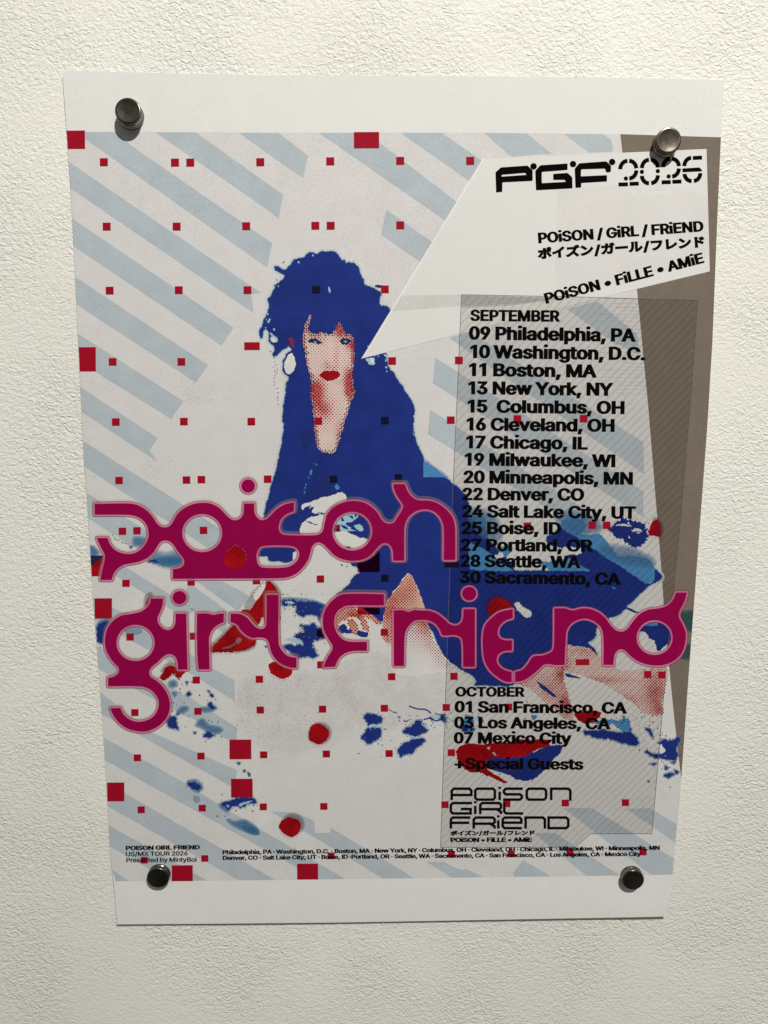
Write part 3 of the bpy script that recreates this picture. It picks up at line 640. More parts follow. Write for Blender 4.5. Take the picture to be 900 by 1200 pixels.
fb(c([(640, 492), (690, 505), (720, 500), (700, 470), (715, 440), (760, 438), (800, 430), (792, 470), (790, 528), (730, 530), (680, 522)]), seed=4)
for p in [[(690, 460), (715, 460), (735, 490), (715, 505), (700, 490)], [(655, 445), (680, 440), (690, 470), (665, 480)]]: fb(c(p), 'white', 6.5, .6)
for p in [[(730, 605), (765, 595), (783, 600), (745, 620)], [(645, 628), (662, 636), (655, 642)], [(735, 560), (750, 570), (738, 580)], [(760, 545), (785, 540), (775, 552)], [(665, 552), (690, 550), (680, 556)], [(780, 580), (798, 590), (790, 600)]]: fb(c(p), 'blue', 6, .5)
for p in [[(480, 785), (560, 780), (610, 800), (560, 815)]]: soft(fl, smooth(T(480, 330, 1, [(0, 0), (1, 0), (1, 1)])), 5, 'halo', (0,)) if False else None
for p in [[(545, 838), (556, 842), (552, 852), (544, 848)], [(560, 838), (568, 846), (562, 848)], [(548, 852), (557, 856), (549, 858)], [(622, 836), (630, 840), (624, 844)], [(640, 818), (646, 822), (641, 824)]]: fb(p, 'sky', 6, .8)
fb([(539, 852), (548, 850), (556, 854), (550, 858), (542, 857)], 'blue', 6, .5)
fl.build('flower_print', poster); fl = Print()
d = lambda p: T(310, 640, 6, p)
fb(d([(115, 385), (150, 378), (200, 380), (250, 392), (330, 388), (430, 425), (440, 480), (400, 500), (385, 525), (365, 490), (340, 478), (270, 497), (220, 470), (230, 425), (190, 412), (150, 417)]), amp=.9, seed=1)
fb(d([(250, 558), (300, 552), (340, 540), (370, 575), (400, 580), (420, 640), (350, 665), (335, 690), (350, 730), (380, 776), (300, 770), (250, 782), (200, 760), (130, 705), (170, 690), (215, 700), (240, 690), (270, 700), (275, 670), (200, 635), (280, 590)]), amp=.9, seed=2)
fb(d([(370, 590), (415, 580), (420, 640), (385, 640)]), 'dotblue', 6.4, .3)
for p in [[(135, 392), (190, 388), (220, 405), (160, 402)], [(150, 655), (220, 645), (270, 670), (270, 695), (230, 680), (190, 668)], [(330, 700), (345, 710), (335, 725)]]: fb(d(p), 'cyan', 6.5, .5)
for p in [[(0, 695), (25, 690), (20, 715), (2, 712)]]: fb(d(p), 'sky', 6, .5)
specks(fl, 368, 716, 10, 8, 30, 6.6, 'dotblue', .6, 1.2); specks(fl, 340, 745, 10, 6, 14, 6.6, 'dotblue', .5, 1.0); specks(fl, 352, 698, 12, 3, 10, 6.6, 'dotblue', .5, 1.0)
soft(fl, smooth(d([(110, 375), (200, 372), (330, 385), (420, 420), (330, 400), (200, 392)])), 5, 'sky_soft', (2.5, .8))
# little flowers at lower left
fl.build('flower_print', poster); fl = Print()
e = lambda p: T(180, 760, 6, p)
fb(e([(85, 520), (105, 480), (135, 472), (165, 500), (160, 530), (178, 578), (150, 560), (110, 545)]), amp=.9); fb(e([(358, 605), (375, 580), (400, 592), (432, 612), (400, 622), (368, 622)]), amp=.8); fb(e([(235, 320), (250, 300), (270, 320), (262, 338), (242, 335)]), amp=.7)
for p in [[(378, 385), (410, 380), (420, 410), (430, 415), (408, 435), (390, 410)], [(380, 295), (395, 300), (390, 308)], [(400, 315), (420, 325), (415, 340), (402, 330)], [(432, 355), (440, 358), (438, 364)], [(280, 590), (300, 588), (290, 600)], [(225, 230), (240, 235), (232, 248)], [(160, 460), (180, 452), (175, 465)], [(590, 795), (605, 800), (602, 815)], [(660, 870), (675, 880), (678, 898), (668, 890)], [(635, 855), (645, 858), (640, 864)]]: fb(e(p), 'blue', 6, .4)
for p in [[(300, 540), (340, 500), (380, 540), (440, 555), (480, 570), (440, 595), (390, 585), (330, 550)], [(170, 450), (200, 415), (240, 420), (210, 445)], [(330, 430), (400, 410), (440, 420), (380, 440)], [(110, 240), (150, 230), (160, 260), (120, 265)], [(130, 310), (160, 315), (150, 330)]]: soft(fl, smooth(e(p)), 5, 'sky_soft', (2.4, .9, -.6))
fl.shape(smooth(e([(180, 480), (250, 480), (300, 510), (330, 550), (350, 590), (300, 600), (240, 590), (180, 560)])), 4, 'white'); fl.shape(smooth(e([(190, 200), (240, 190), (290, 240), (380, 320), (430, 350), (380, 430), (330, 380), (250, 340), (180, 300)])), 4, 'ground')
fl.build('flower_print', poster); fl = Print()
h = lambda p: T(230, 890, 4.737, p)
fl.shape(smooth(h([(200, 285), (260, 280), (340, 240), (360, 280), (420, 330), (330, 370), (240, 310)])), 4, 'white')
fb(h([(140, 245), (170, 232), (205, 220), (260, 210), (325, 220), (335, 238), (290, 245), (250, 272), (240, 260), (200, 262), (180, 280)]), amp=.9)
for p in [[(235, 250), (275, 235), (320, 228), (280, 246), (245, 262)], [(165, 252), (185, 256), (175, 268)]]: fb(h(p), 'cyan', 6.5, .4)
for p in [[(175, 335), (215, 350), (265, 340), (300, 355), (335, 385), (345, 412), (300, 405), (250, 385), (205, 362)], [(260, 375), (320, 385), (340, 410), (300, 405)], [(130, 250), (190, 262), (170, 285)]]: soft(fl, smooth(h(p)), 5, 'sky_soft', (2.4, .9, -.6))
fb(T(100, 750, 3.6, [(432, 605), (455, 598), (488, 622), (480, 638), (450, 625)]), 'blue', 6, .7); soft(fl, smooth(T(100, 750, 3.6, [(430, 600), (470, 592), (495, 625), (470, 640)])), 5, 'sky_soft', (1.8, 0)); soft(fl, smooth(T(100, 750, 3.6, [(460, 660), (480, 665), (475, 685), (462, 680)])), 5, 'sky_soft', (1.2,))
fb(h([(225, 15), (245, 20), (235, 28)]), 'blue', 6, .3); fb(h([(262, 58), (270, 66), (264, 70)]), 'blue', 6, .3); fb(h([(288, 70), (298, 85), (292, 92)]), 'blue', 6, .3); fb(h([(140, 188), (150, 198), (143, 200)]), 'dotgrey', 6, .3)
# round the word poison
fl.build('flower_print', poster); fl = Print()
a = lambda p: T(100, 555, 6, p)
fl.shape(smooth(a([(200, 430), (260, 470), (330, 510), (380, 500), (360, 545), (260, 550), (190, 500)])), 4, 'white')
for p in [[(345, 460), (385, 455), (425, 470), (410, 505), (350, 500)]]: soft(fl, smooth(a(p)), 5, 'sky_soft', (3, 1, -1))
soft(fl, smooth(a([(470, 600), (500, 565), (560, 575), (650, 560), (690, 600), (665, 640), (600, 650), (540, 635)])), 5, 'sky_faint', (5, 3.5, 2, .5, -1)); soft(fl, smooth(a([(500, 600), (560, 590), (650, 590), (684, 610), (655, 645), (600, 650), (545, 636)])), 6.4, 'sky_soft', (1.5, 0, -1.5, -3))
for p in [[(440, 620), (490, 600), (520, 630), (560, 650), (500, 625)], [(315, 510), (330, 515), (320, 525)]]: fb(a(p), 'blue', 6, .4)
fl.quads([rect(*a([(x, y)])[0], w_, 1.0, 25) for x, y, w_ in [(192, 432, 1.2), (200, 442, .9), (210, 455, 1.6), (224, 466, 2.0), (238, 468, 1.4), (255, 482, 1.2), (268, 488, 2.0), (285, 492, 1.6), (300, 496, 1.2), (205, 462, .8)]], 6, 'dotblue')
soft(fl, smooth(a([(36, 510), (60, 515), (90, 560), (60, 580), (40, 578)])), 5, 'sky_soft', (2, 0, -1.5))
fl.shape(np.array([(lx(651) + .2, 651), (124, 651), (122, 675), (lx(675) + .2, 675.5)]), 6, 'petal'); fl.shape(np.array([(lx(651) + .2, 651), (124, 651), (115, 657), (lx(660) + .2, 663)]), 6.4, 'dotblue'); soft(fl, np.array([(lx(660) + 3, 657), (122, 652), (117, 662), (lx(662) + 3, 665)]), 6.6, 'petal_soft', (1,))
fl.build('flower_print', poster); fl = Print()
g = lambda p: T(110, 680, 6, p)
fb(g([(25, 330), (60, 300), (95, 285), (100, 310), (80, 350), (70, 400), (68, 445), (40, 440), (25, 400)]), amp=.8); soft(fl, smooth(g([(20, 330), (60, 280), (110, 270), (90, 340)])), 5, 'sky_soft', (2, 0)); soft(fl, smooth(g([(190, 250), (240, 235), (230, 260)])), 5, 'sky_soft', (2,)); soft(fl, smooth(g([(220, 345), (300, 335), (330, 360), (260, 375)])), 5, 'sky_soft', (2,))
# red petals
def petal(P, shade=None, seed=0, layer=8):
    fl = Print()
    P = rough(P, .5, 1.2, True, seed); fl.shape(P, layer, 'petal')
    L = offset(P, 1.2, 4); k = len(L)
    low = np.array([q for q in L if q[1] > P[:, 1].mean() + 1 and q[0] < P[:, 0].mean() + 8])
    fl.quads([rect(q[0] + random.uniform(-.6, .6), q[1] + random.uniform(-.2, .9), .9, .9, 45) for q in low[::3]], layer + .2, 'petal')
    if shade is not None: soft(fl, np.array(shade, float), layer - 1, 'petal_soft', (2.5, .8))
    fl.build('red_petal', poster)
fl.build('flower_print', poster); fl = Print()
r = lambda p: T(220, 680, 6, p)
petal(r([(548, 12), (580, 10), (612, 40), (640, 98), (645, 300), (556, 330), (525, 260), (490, 322), (425, 258), (370, 225), (400, 200), (430, 210), (480, 150), (535, 70)]), smooth(r([(560, 5), (615, 35), (650, 100), (630, 120), (590, 60)])), 1)
soft(fl, smooth(r([(440, 110), (480, 65), (530, 15), (552, 15), (540, 70), (480, 150), (430, 212), (395, 195)])), 8.4, 'white' if False else 'grey_soft', (0,)); fl.shape(smooth(r([(462, 100), (530, 22), (548, 22), (535, 66), (478, 145)])), 8.8, 'white')
fl.quads([rect(*r([(x, y)])[0], 1.1, 1.1, 45) for x, y in [(440, 95), (455, 85), (462, 70), (478, 62), (488, 48), (505, 38), (512, 25), (528, 15), (450, 105), (470, 85), (490, 65), (510, 45)]], 9, 'petal')
petal(r([(150, 490), (200, 440), (250, 390), (310, 325), (350, 308), (400, 370), (440, 400), (482, 408), (472, 450), (430, 482), (360, 498), (280, 505), (160, 508)]), smooth(r([(150, 480), (250, 380), (320, 310), (300, 350), (220, 440)])), 2)
soft(fl, smooth(r([(430, 480), (480, 420), (470, 470), (400, 500), (300, 505)])), 8.6, 'petal_soft', (1, 0)); soft(fl, smooth(r([(340, 430), (360, 405), (378, 415), (350, 445)])), 8.8, 'grey_soft', (.8, 0)); soft(fl, smooth(r([(240, 480), (300, 460), (340, 440), (300, 472)])), 8.8, 'grey_soft', (.3,))
petal(r([(562, 590), (580, 578), (650, 572), (730, 620), (738, 655), (690, 688), (630, 682), (590, 650)]), None, 3)
petal(g([(458, 682), (490, 640), (530, 595), (590, 622), (645, 640), (625, 665), (598, 690), (560, 650), (520, 690), (485, 705)]), smooth(g([(480, 640), (530, 585), (590, 612), (530, 610)])), 4)
fl.shape(resample(stroke(smooth(g([(552, 650), (580, 675), (605, 702)]), False), 1.2), 1.5), 8.4, 'dotblue')
petal(g([(385, 120), (400, 125), (395, 165), (375, 190), (360, 175)]), smooth(g([(370, 110), (400, 95), (405, 140), (365, 180)])), 5)
petal([(361.5, 860), (364, 851), (373, 848.5), (382, 852), (385.5, 861), (381, 869), (372, 872), (364, 868)], disc(375, 859, 12, 11), 6)
petal([(327, 969), (330, 962), (338, 958.5), (347, 959.5), (352.5, 967), (350, 976), (342, 981), (334, 978)], disc(343, 966, 12, 11), 7)
fl.quads([rect(329 + i * 2.3, 976 + i * 1.3, 5, .9, 42) for i in range(5)], 8.6, 'ground')
petal(T(660, 590, 5.625, [(562, 208), (572, 160), (590, 120), (612, 104), (635, 130), (642, 170), (634, 214), (600, 212)]), smooth(T(660, 590, 5.625, [(600, 100), (640, 130), (648, 180), (635, 215)])), 8, 9)
petal(T(540, 580, 5.625, [(178, 765), (195, 700), (240, 678), (300, 692), (335, 740), (352, 770), (355, 815), (300, 800), (200, 802)]), smooth(T(540, 580, 5.625, [(180, 770), (190, 690), (250, 672), (320, 700), (350, 760), (300, 790)])), 9, 9)
fb(T(540, 580, 5.625, [(348, 716), (372, 705), (395, 722), (430, 745), (466, 790), (455, 808), (420, 805), (395, 775)]), 'white', 9, .9); 
fl.build('white_feather', poster)

# loose screen dots where the flower blots break up
sp = Print()
for cx_, cy_, sx_, sy_, n_, k_ in [(772, 868, 12, 9, 26, 'blue'), (782, 902, 6, 8, 20, 'sky'), (720, 850, 14, 7, 22, 'blue'), (740, 840, 10, 6, 14, 'sky'), (756, 620, 12, 8, 22, 'blue'), (208, 815, 14, 12, 26, 'blue'), (245, 850, 14, 9, 26, 'sky'), (113, 742, 4, 8, 16, 'blue'),
                                   (276, 942, 16, 6, 24, 'blue'), (522, 846, 18, 6, 24, 'sky'), (480, 850, 18, 8, 20, 'blue'), (440, 862, 10, 12, 18, 'sky'), (560, 848, 10, 8, 14, 'blue'), (368, 735, 12, 16, 24, 'sky'), (340, 712, 10, 6, 16, 'blue'), (640, 830, 18, 10, 20, 'dotred'), (760, 845, 8, 5, 20, 'dotred'), (590, 905, 16, 6, 18, 'petal')]:
    specks(sp, cx_, cy_, sx_, sy_, n_, 9.7, k_, .7, 1.7)
sp.build('ink_specks', poster)

# ---- white speech-bubble panel
bub = Print()
BUB = np.array([(424.5, 420), (566.5, 186.3), (828, 174.5), (831.8, 318), (747, 338.4)])
bub.shape(np.array([(423.2, 420.8), (566, 185.5), (567.5, 186.3), (426.5, 418.6)]), 10.4, 'edge_white')
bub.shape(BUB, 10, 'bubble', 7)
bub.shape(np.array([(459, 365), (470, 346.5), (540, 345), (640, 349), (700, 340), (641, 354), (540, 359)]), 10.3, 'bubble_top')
bub.shape(np.array([(653, 222), (770, 214), (829, 228), (831, 300), (745, 330), (650, 344)]), 10.3, 'halfmist')
bub.build('speech_bubble', poster)

# ---- see-through date panel
dp = Print()
DPAN = [(540.8, 345.3), (679, 348), (818, 351.8), (811, 450), (798.5, 600), (791.5, 673), (781, 780), (764, 977), (692, 977), (674, 993), (516.3, 993), (523, 790), (530, 590), (536, 460)]
dp.shape(np.array(DPAN), 11, 'panel', 11)
dp.shape([l for l in miter(DPAN, .75, True)], 11.3, 'panel_line')
Q = []
for i in range(26):
    y = 350 + i * 4.4 + random.uniform(-.8, .8); x0 = 690 + random.uniform(0, 40); Q.append(np.array([(x0, y), (813 - i * .33, y + 1.6), (813 - i * .33, y + 2.2), (x0, y + .5)]))
dp.quads(Q, 11.5, 'faint')
dp.shape(np.array([(541, 346), (640, 348.5), (640, 352), (600, 358), (541, 361)]), 11.6, 'faint')
date_panel = dp.build('date_panel', poster, 'see-through grey printed panel with hatching behind the tour dates')

# ---- red squares
NAVY = [(370.5,339.5),(451,493),(391.5,561.5),(467,560),(451,677.5),(529.5,661)]; MIXED = [(394,619),(432,658),(432,714),(375.5,742)]
def square(P):
    c_ = P.mean(0); dark = any(abs(c_[0]-x_) + abs(c_[1]-y_) < 4 for x_, y_ in NAVY); mixed = any(abs(c_[0]-x_) + abs(c_[1]-y_) < 4 for x_, y_ in MIXED)
    sq = Print(); sq.quads([P], 12, 'navy_sq' if dark else 'square' if mixed else 'red_sq'); sq.build('red_square', background)
SMALL = [(121.7,190),(205,190.5),(223,190.5),(305,190),(387,189),(469,188.5),(551,188.5),(125,265.5),(207,265.5),(288.5,265),(369.5,264.5),(387.5,264.5),(469,264),
 (128.5,340.5),(209.5,340),(290,340),(370.5,339.5),(451,339),(132,424),(212.5,424),(459.5,423),(537.8,422.3),(135.7,494.5),(215.5,494),(294.5,494),(373,493.5),(451,493),(528.3,492.3),(606.4,491),(684,490.5),
 (139.5,563),(218.5,562.5),(236,562),(313.7,561.5),(391,561.5),(467,560),(143.5,622.5),(160.5,622),(238.5,621.5),(394,619),(618,616.5),(694,615.5),(711,615.5),
 (147.6,683.5),(224,682),(300.5,680.5),(375.5,678.5),(451,677.5),(152.5,746.5),(226.5,745.5),(375.5,742),(450.5,741),(230,797),(304,796),(376,779),(459,793),(532,792.5),
 (158,835),(232,833.5),(305,832),(378,831),(450.5,830),(523,829),(596,828.5),(161,888),(235.5,886),(309,884.5),(382.5,883.5),(456,883),(529,882),
 (165.5,949),(237,947),(308.5,945.5),(379.5,945),(521.5,943),(594,942),(662.5,941),(733,940.5),(169,1008),(240,1006),(388,1003),(529,1001),(599,1000.5),(668,999.5),(753.5,998.5),(759,790.5),(775.5,791)]
for x, y in SMALL: square(rect(x, y, 9.4 - (y - 190) * .0012, 9.4 - (y - 190) * .0020, -.6))
BIG = [(88.9, 163.7, 21.5, 21.5), (429.5, 164.2, 29.5, 19), (102.3, 421, 20, 28.5), (121, 713, 20.5, 23.8), (135.6, 928, 20.2, 22), (281.7, 878.2, 25.6, 23), (283.4, 923.6, 25.4, 22), (213.6, 1023.3, 24.6, 18.6), (360.5, 1021.4, 24.6, 18.6), (295.3, 405.6, 18.2, 9.2), (682.7, 776, 16, 7.2)]
for b_ in BIG: square(rect(*b_))
for b_ in [(432, 658, 26, 25), (529.5, 661, 17.5, 8), (432, 714, 26, 12)]: square(rect(*b_))

# ---- big magenta lettering
ti = Print()
A = lambda p: T(100, 555, 6, p)
B = lambda p: T(240, 555, 6, p)
Cc = lambda p: T(380, 555, 900/170, p)
W1 = (A([(65, 213, 1), (310, 210), (375, 224), (430, 258), (470, 300), (505, 352), (535, 374), (565, 378), (595, 366), (618, 335), (650, 280), (700, 240), (760, 214), (820, 205)]) +
      B([(40, 210), (100, 240), (145, 285), (180, 318), (215, 328), (245, 318), (268, 288), (275, 210, 1), (347, 210, 1), (352, 280), (375, 315), (410, 328), (445, 312), (475, 280), (520, 240), (570, 214), (628, 203, 1), (626, 265, 1), (575, 285), (540, 315), (522, 358), (522, 400), (545, 425), (585, 433), (775, 433), (815, 420), (832, 395), (840, 355), (852, 310)]) +
      Cc([(10, 265), (40, 225), (90, 190), (150, 172), (210, 171), (260, 185), (300, 212), (335, 250), (355, 285), (380, 306), (410, 311), (435, 300), (455, 268), (480, 230), (490, 202), (478, 178), (455, 145), (436, 105), (428, 65, 1), (500, 65, 1), (515, 105), (545, 145), (585, 165), (650, 168), (705, 185), (760, 225), (795, 270), (810, 320), (813, 370), (813, 536, 1), (741, 536, 1), (742, 370), (737, 315), (715, 268), (680, 236), (630, 222), (575, 232), (530, 262), (505, 305), (497, 350), (496, 540, 1), (428, 540, 1), (425, 482), (410, 447), (380, 431), (350, 440), (325, 465), (295, 500), (255, 527), (200, 540), (140, 538), (85, 520), (40, 488)]) +
      B([(895, 558), (860, 523), (830, 495), (800, 483), (770, 494), (752, 520), (742, 560), (725, 608), (690, 660), (645, 702), (590, 727), (535, 735)]) +
      A([(900, 738), (615, 740, 1), (615, 672, 1), (660, 665), (690, 642), (694, 608), (675, 578), (645, 540), (620, 500), (595, 478), (560, 470), (530, 480), (505, 513), (480, 553), (440, 590), (390, 615), (330, 630), (270, 642), (225, 670), (198, 708), (185, 748, 1), (105, 748, 1), (115, 690), (135, 610), (136, 570), (110, 520), (80, 453, 1), (155, 452, 1), (174, 498), (207, 535), (250, 557), (310, 565), (365, 550), (412, 510), (440, 457), (443, 405), (425, 353), (385, 314), (330, 294), (250, 289), (65, 289, 1)]))
HOLES1 = [disc(237, 624.7, 23.4, 22.3, 56), disc(412.9, 622.4, 23.4, 22.6, 56), smooth(B([(368, 620), (366, 560), (385, 522), (420, 508), (600, 508), (645, 525), (664, 560), (650, 610), (610, 645), (560, 660), (405, 660), (376, 640)]), True, 2)]
D = lambda p: T(110, 680, 6, p)
G1 = D([(400, 128, 1), (488, 128, 1), (482, 180), (465, 225), (448, 262), (452, 300), (480, 335), (520, 350), (555, 335), (572, 300), (574, 235, 1), (650, 235, 1), (658, 628, 1), (592, 628, 1), (586, 570), (570, 535), (530, 519), (490, 535), (450, 575), (410, 607), (390, 640), (400, 680), (440, 705), (490, 755), (525, 820), (535, 890), (520, 950), (485, 1000), (430, 1040), (370, 1062), (310, 1062), (240, 1045), (180, 1005), (140, 955), (115, 900, 1), (185, 897, 1), (210, 945), (255, 980), (310, 995), (370, 985), (420, 955), (450, 905), (455, 850), (430, 800), (390, 765), (330, 747), (100, 745, 1), (100, 687, 1), (145, 675), (173, 650), (173, 615), (140, 580), (105, 530), (80, 470), (80, 400), (95, 340), (135, 285), (190, 250), (260, 236), (330, 220), (375, 188), (395, 158)])
HG = disc(158.9, 753.4, 22.3, 21.2, 56)
Er = lambda p: T(220, 680, 6, p)
R1 = Er([(65, 235, 1), (140, 233), (180, 243), (220, 235), (255, 233, 1), (252, 295, 1), (210, 315), (172, 350), (152, 395), (150, 450), (154, 627, 1), (76, 627, 1), (68, 540), (64, 380)])
L1 = Er([(303, 233, 1), (370, 238), (420, 265), (455, 308), (490, 336), (525, 342), (550, 320), (554, 102, 1), (638, 102, 1), (640, 440), (660, 490), (700, 530), (765, 545, 1), (765, 615, 1), (735, 615), (680, 600), (622, 560), (585, 500), (570, 440), (548, 410), (505, 402), (455, 405), (415, 388), (375, 352), (345, 312), (300, 293, 1)])
Ff = lambda p: T(350, 670, 6, p)
F1 = Ff([(600, 158, 1), (600, 237, 1), (350, 238), (300, 256), (265, 290), (250, 340), (255, 395), (280, 445), (320, 480), (372, 492), (480, 492, 1), (480, 556, 1), (380, 558), (322, 576), (282, 612), (256, 668, 1), (178, 672, 1), (185, 640), (210, 590), (236, 548), (238, 520), (215, 482), (185, 430), (170, 370), (175, 300), (203, 240), (250, 190), (315, 158)])
G2 = lambda p: T(480, 670, 900/170, p)
R2 = (Ff([(668, 272, 1), (730, 270), (775, 281), (815, 268)]) + G2([(60, 240), (120, 242), (170, 260), (215, 294), (245, 322), (280, 334), (310, 325), (330, 295), (334, 232, 1), (405, 232, 1), (405, 590, 1), (333, 590, 1), (328, 430), (310, 402), (270, 393), (205, 394), (185, 355), (150, 317), (100, 300), (50, 301)]) +
      Ff([(815, 345), (780, 375), (755, 412), (745, 460), (741, 663, 1), (668, 663, 1)]))
E1 = G2([(640, 232, 1), (640, 288, 1), (598, 302), (560, 335), (546, 380), (560, 412), (592, 425), (635, 425, 1), (635, 490, 1), (590, 492), (555, 510), (540, 545), (555, 585), (590, 610), (633, 622, 1), (633, 685, 1), (590, 680), (540, 650), (495, 608), (465, 550), (455, 480), (455, 390), (470, 330), (510, 285), (560, 250)])
Hh = lambda p: T(640, 670, 5, p)
N1 = (G2([(655, 622, 1), (700, 607), (738, 565), (765, 527), (830, 518), (868, 503)]) + Hh([(38, 462), (46, 430), (48, 215, 1), (110, 215), (155, 227), (210, 215), (260, 219), (310, 240), (350, 275), (380, 315), (410, 343), (450, 350), (480, 330), (510, 290), (550, 247), (600, 222), (660, 214), (710, 198), (742, 165), (762, 122, 1), (826, 122, 1), (806, 185), (780, 235), (778, 265), (800, 308), (818, 360), (812, 430), (785, 490), (735, 530), (670, 549), (600, 545), (540, 525), (490, 490), (462, 462), (432, 455), (408, 473), (397, 510), (395, 546, 1), (335, 546, 1), (335, 385), (322, 330), (290, 297), (240, 276), (190, 281), (145, 307), (120, 347), (115, 400), (108, 547, 1), (50, 547)]) +
      G2([(868, 573), (835, 577), (800, 607), (755, 645), (708, 674), (655, 685, 1)]))
HD = disc(767.2, 747.2, 21.1, 20.3, 56)
DOTS = [disc(290.8, 569.5, 7.9, 7.8), disc(210.3, 700.3, 8, 7.8), disc(549.9, 695.7, 8.3, 8.0)]
LET = [([smooth(W1, True, 1.6)], HOLES1), ([smooth(G1, True, 1.6)], [HG]), ([smooth(R1, True, 1.6)], []), ([smooth(L1, True, 1.6)], []), ([smooth(F1, True, 1.6)], []), ([smooth(R2, True, 1.6)], []), ([smooth(E1, True, 1.6)], []), ([smooth(N1, True, 1.6)], [HD])] + [([q], []) for q in DOTS]
def grown(o, hs, d):
    return [solid(offset(resample(p, 1.4), d, 1)) for p in o] + [hole(offset(resample(q, 1.4), -d, 1)) for q in hs]
def neg(ls): return [l[::-1] for l in ls]
for i, (o, hs) in enumerate(LET):
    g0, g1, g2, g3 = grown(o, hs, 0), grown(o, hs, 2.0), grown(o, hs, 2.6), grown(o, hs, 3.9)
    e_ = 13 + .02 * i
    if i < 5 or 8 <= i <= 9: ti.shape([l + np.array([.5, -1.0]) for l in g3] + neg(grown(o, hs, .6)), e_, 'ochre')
    ti.shape(g2 + neg(g1), e_ + .3, 'line'); ti.shape(g1 + neg(g0), e_ + .6, 'rim'); ti.shape(g0, e_ + .9, 'magenta')
P = rough(T(240, 555, 6, [(132, 610), (155, 560), (205, 512), (245, 520), (282, 560), (286, 600), (270, 640), (225, 660), (155, 652)]), .5, 1.2)
ti.shape(P, 14.6, 'petal'); ti.quads([rect(*T(240, 555, 6, [(x, y)])[0], .9, .9, 45) for x, y in [(160, 545), (180, 530), (198, 510), (215, 500), (232, 510), (250, 525), (268, 530), (280, 545), (290, 570), (288, 600)]], 14.6, 'rim')
soft(ti, smooth(r([(556, 140), (635, 110), (636, 330), (560, 335)])), 14.5, 'petal_soft' if False else 'rim', ()) 
ti.build('title_lettering', poster, 'magenta rounded lettering reading poison girl friend with thin pink rims')

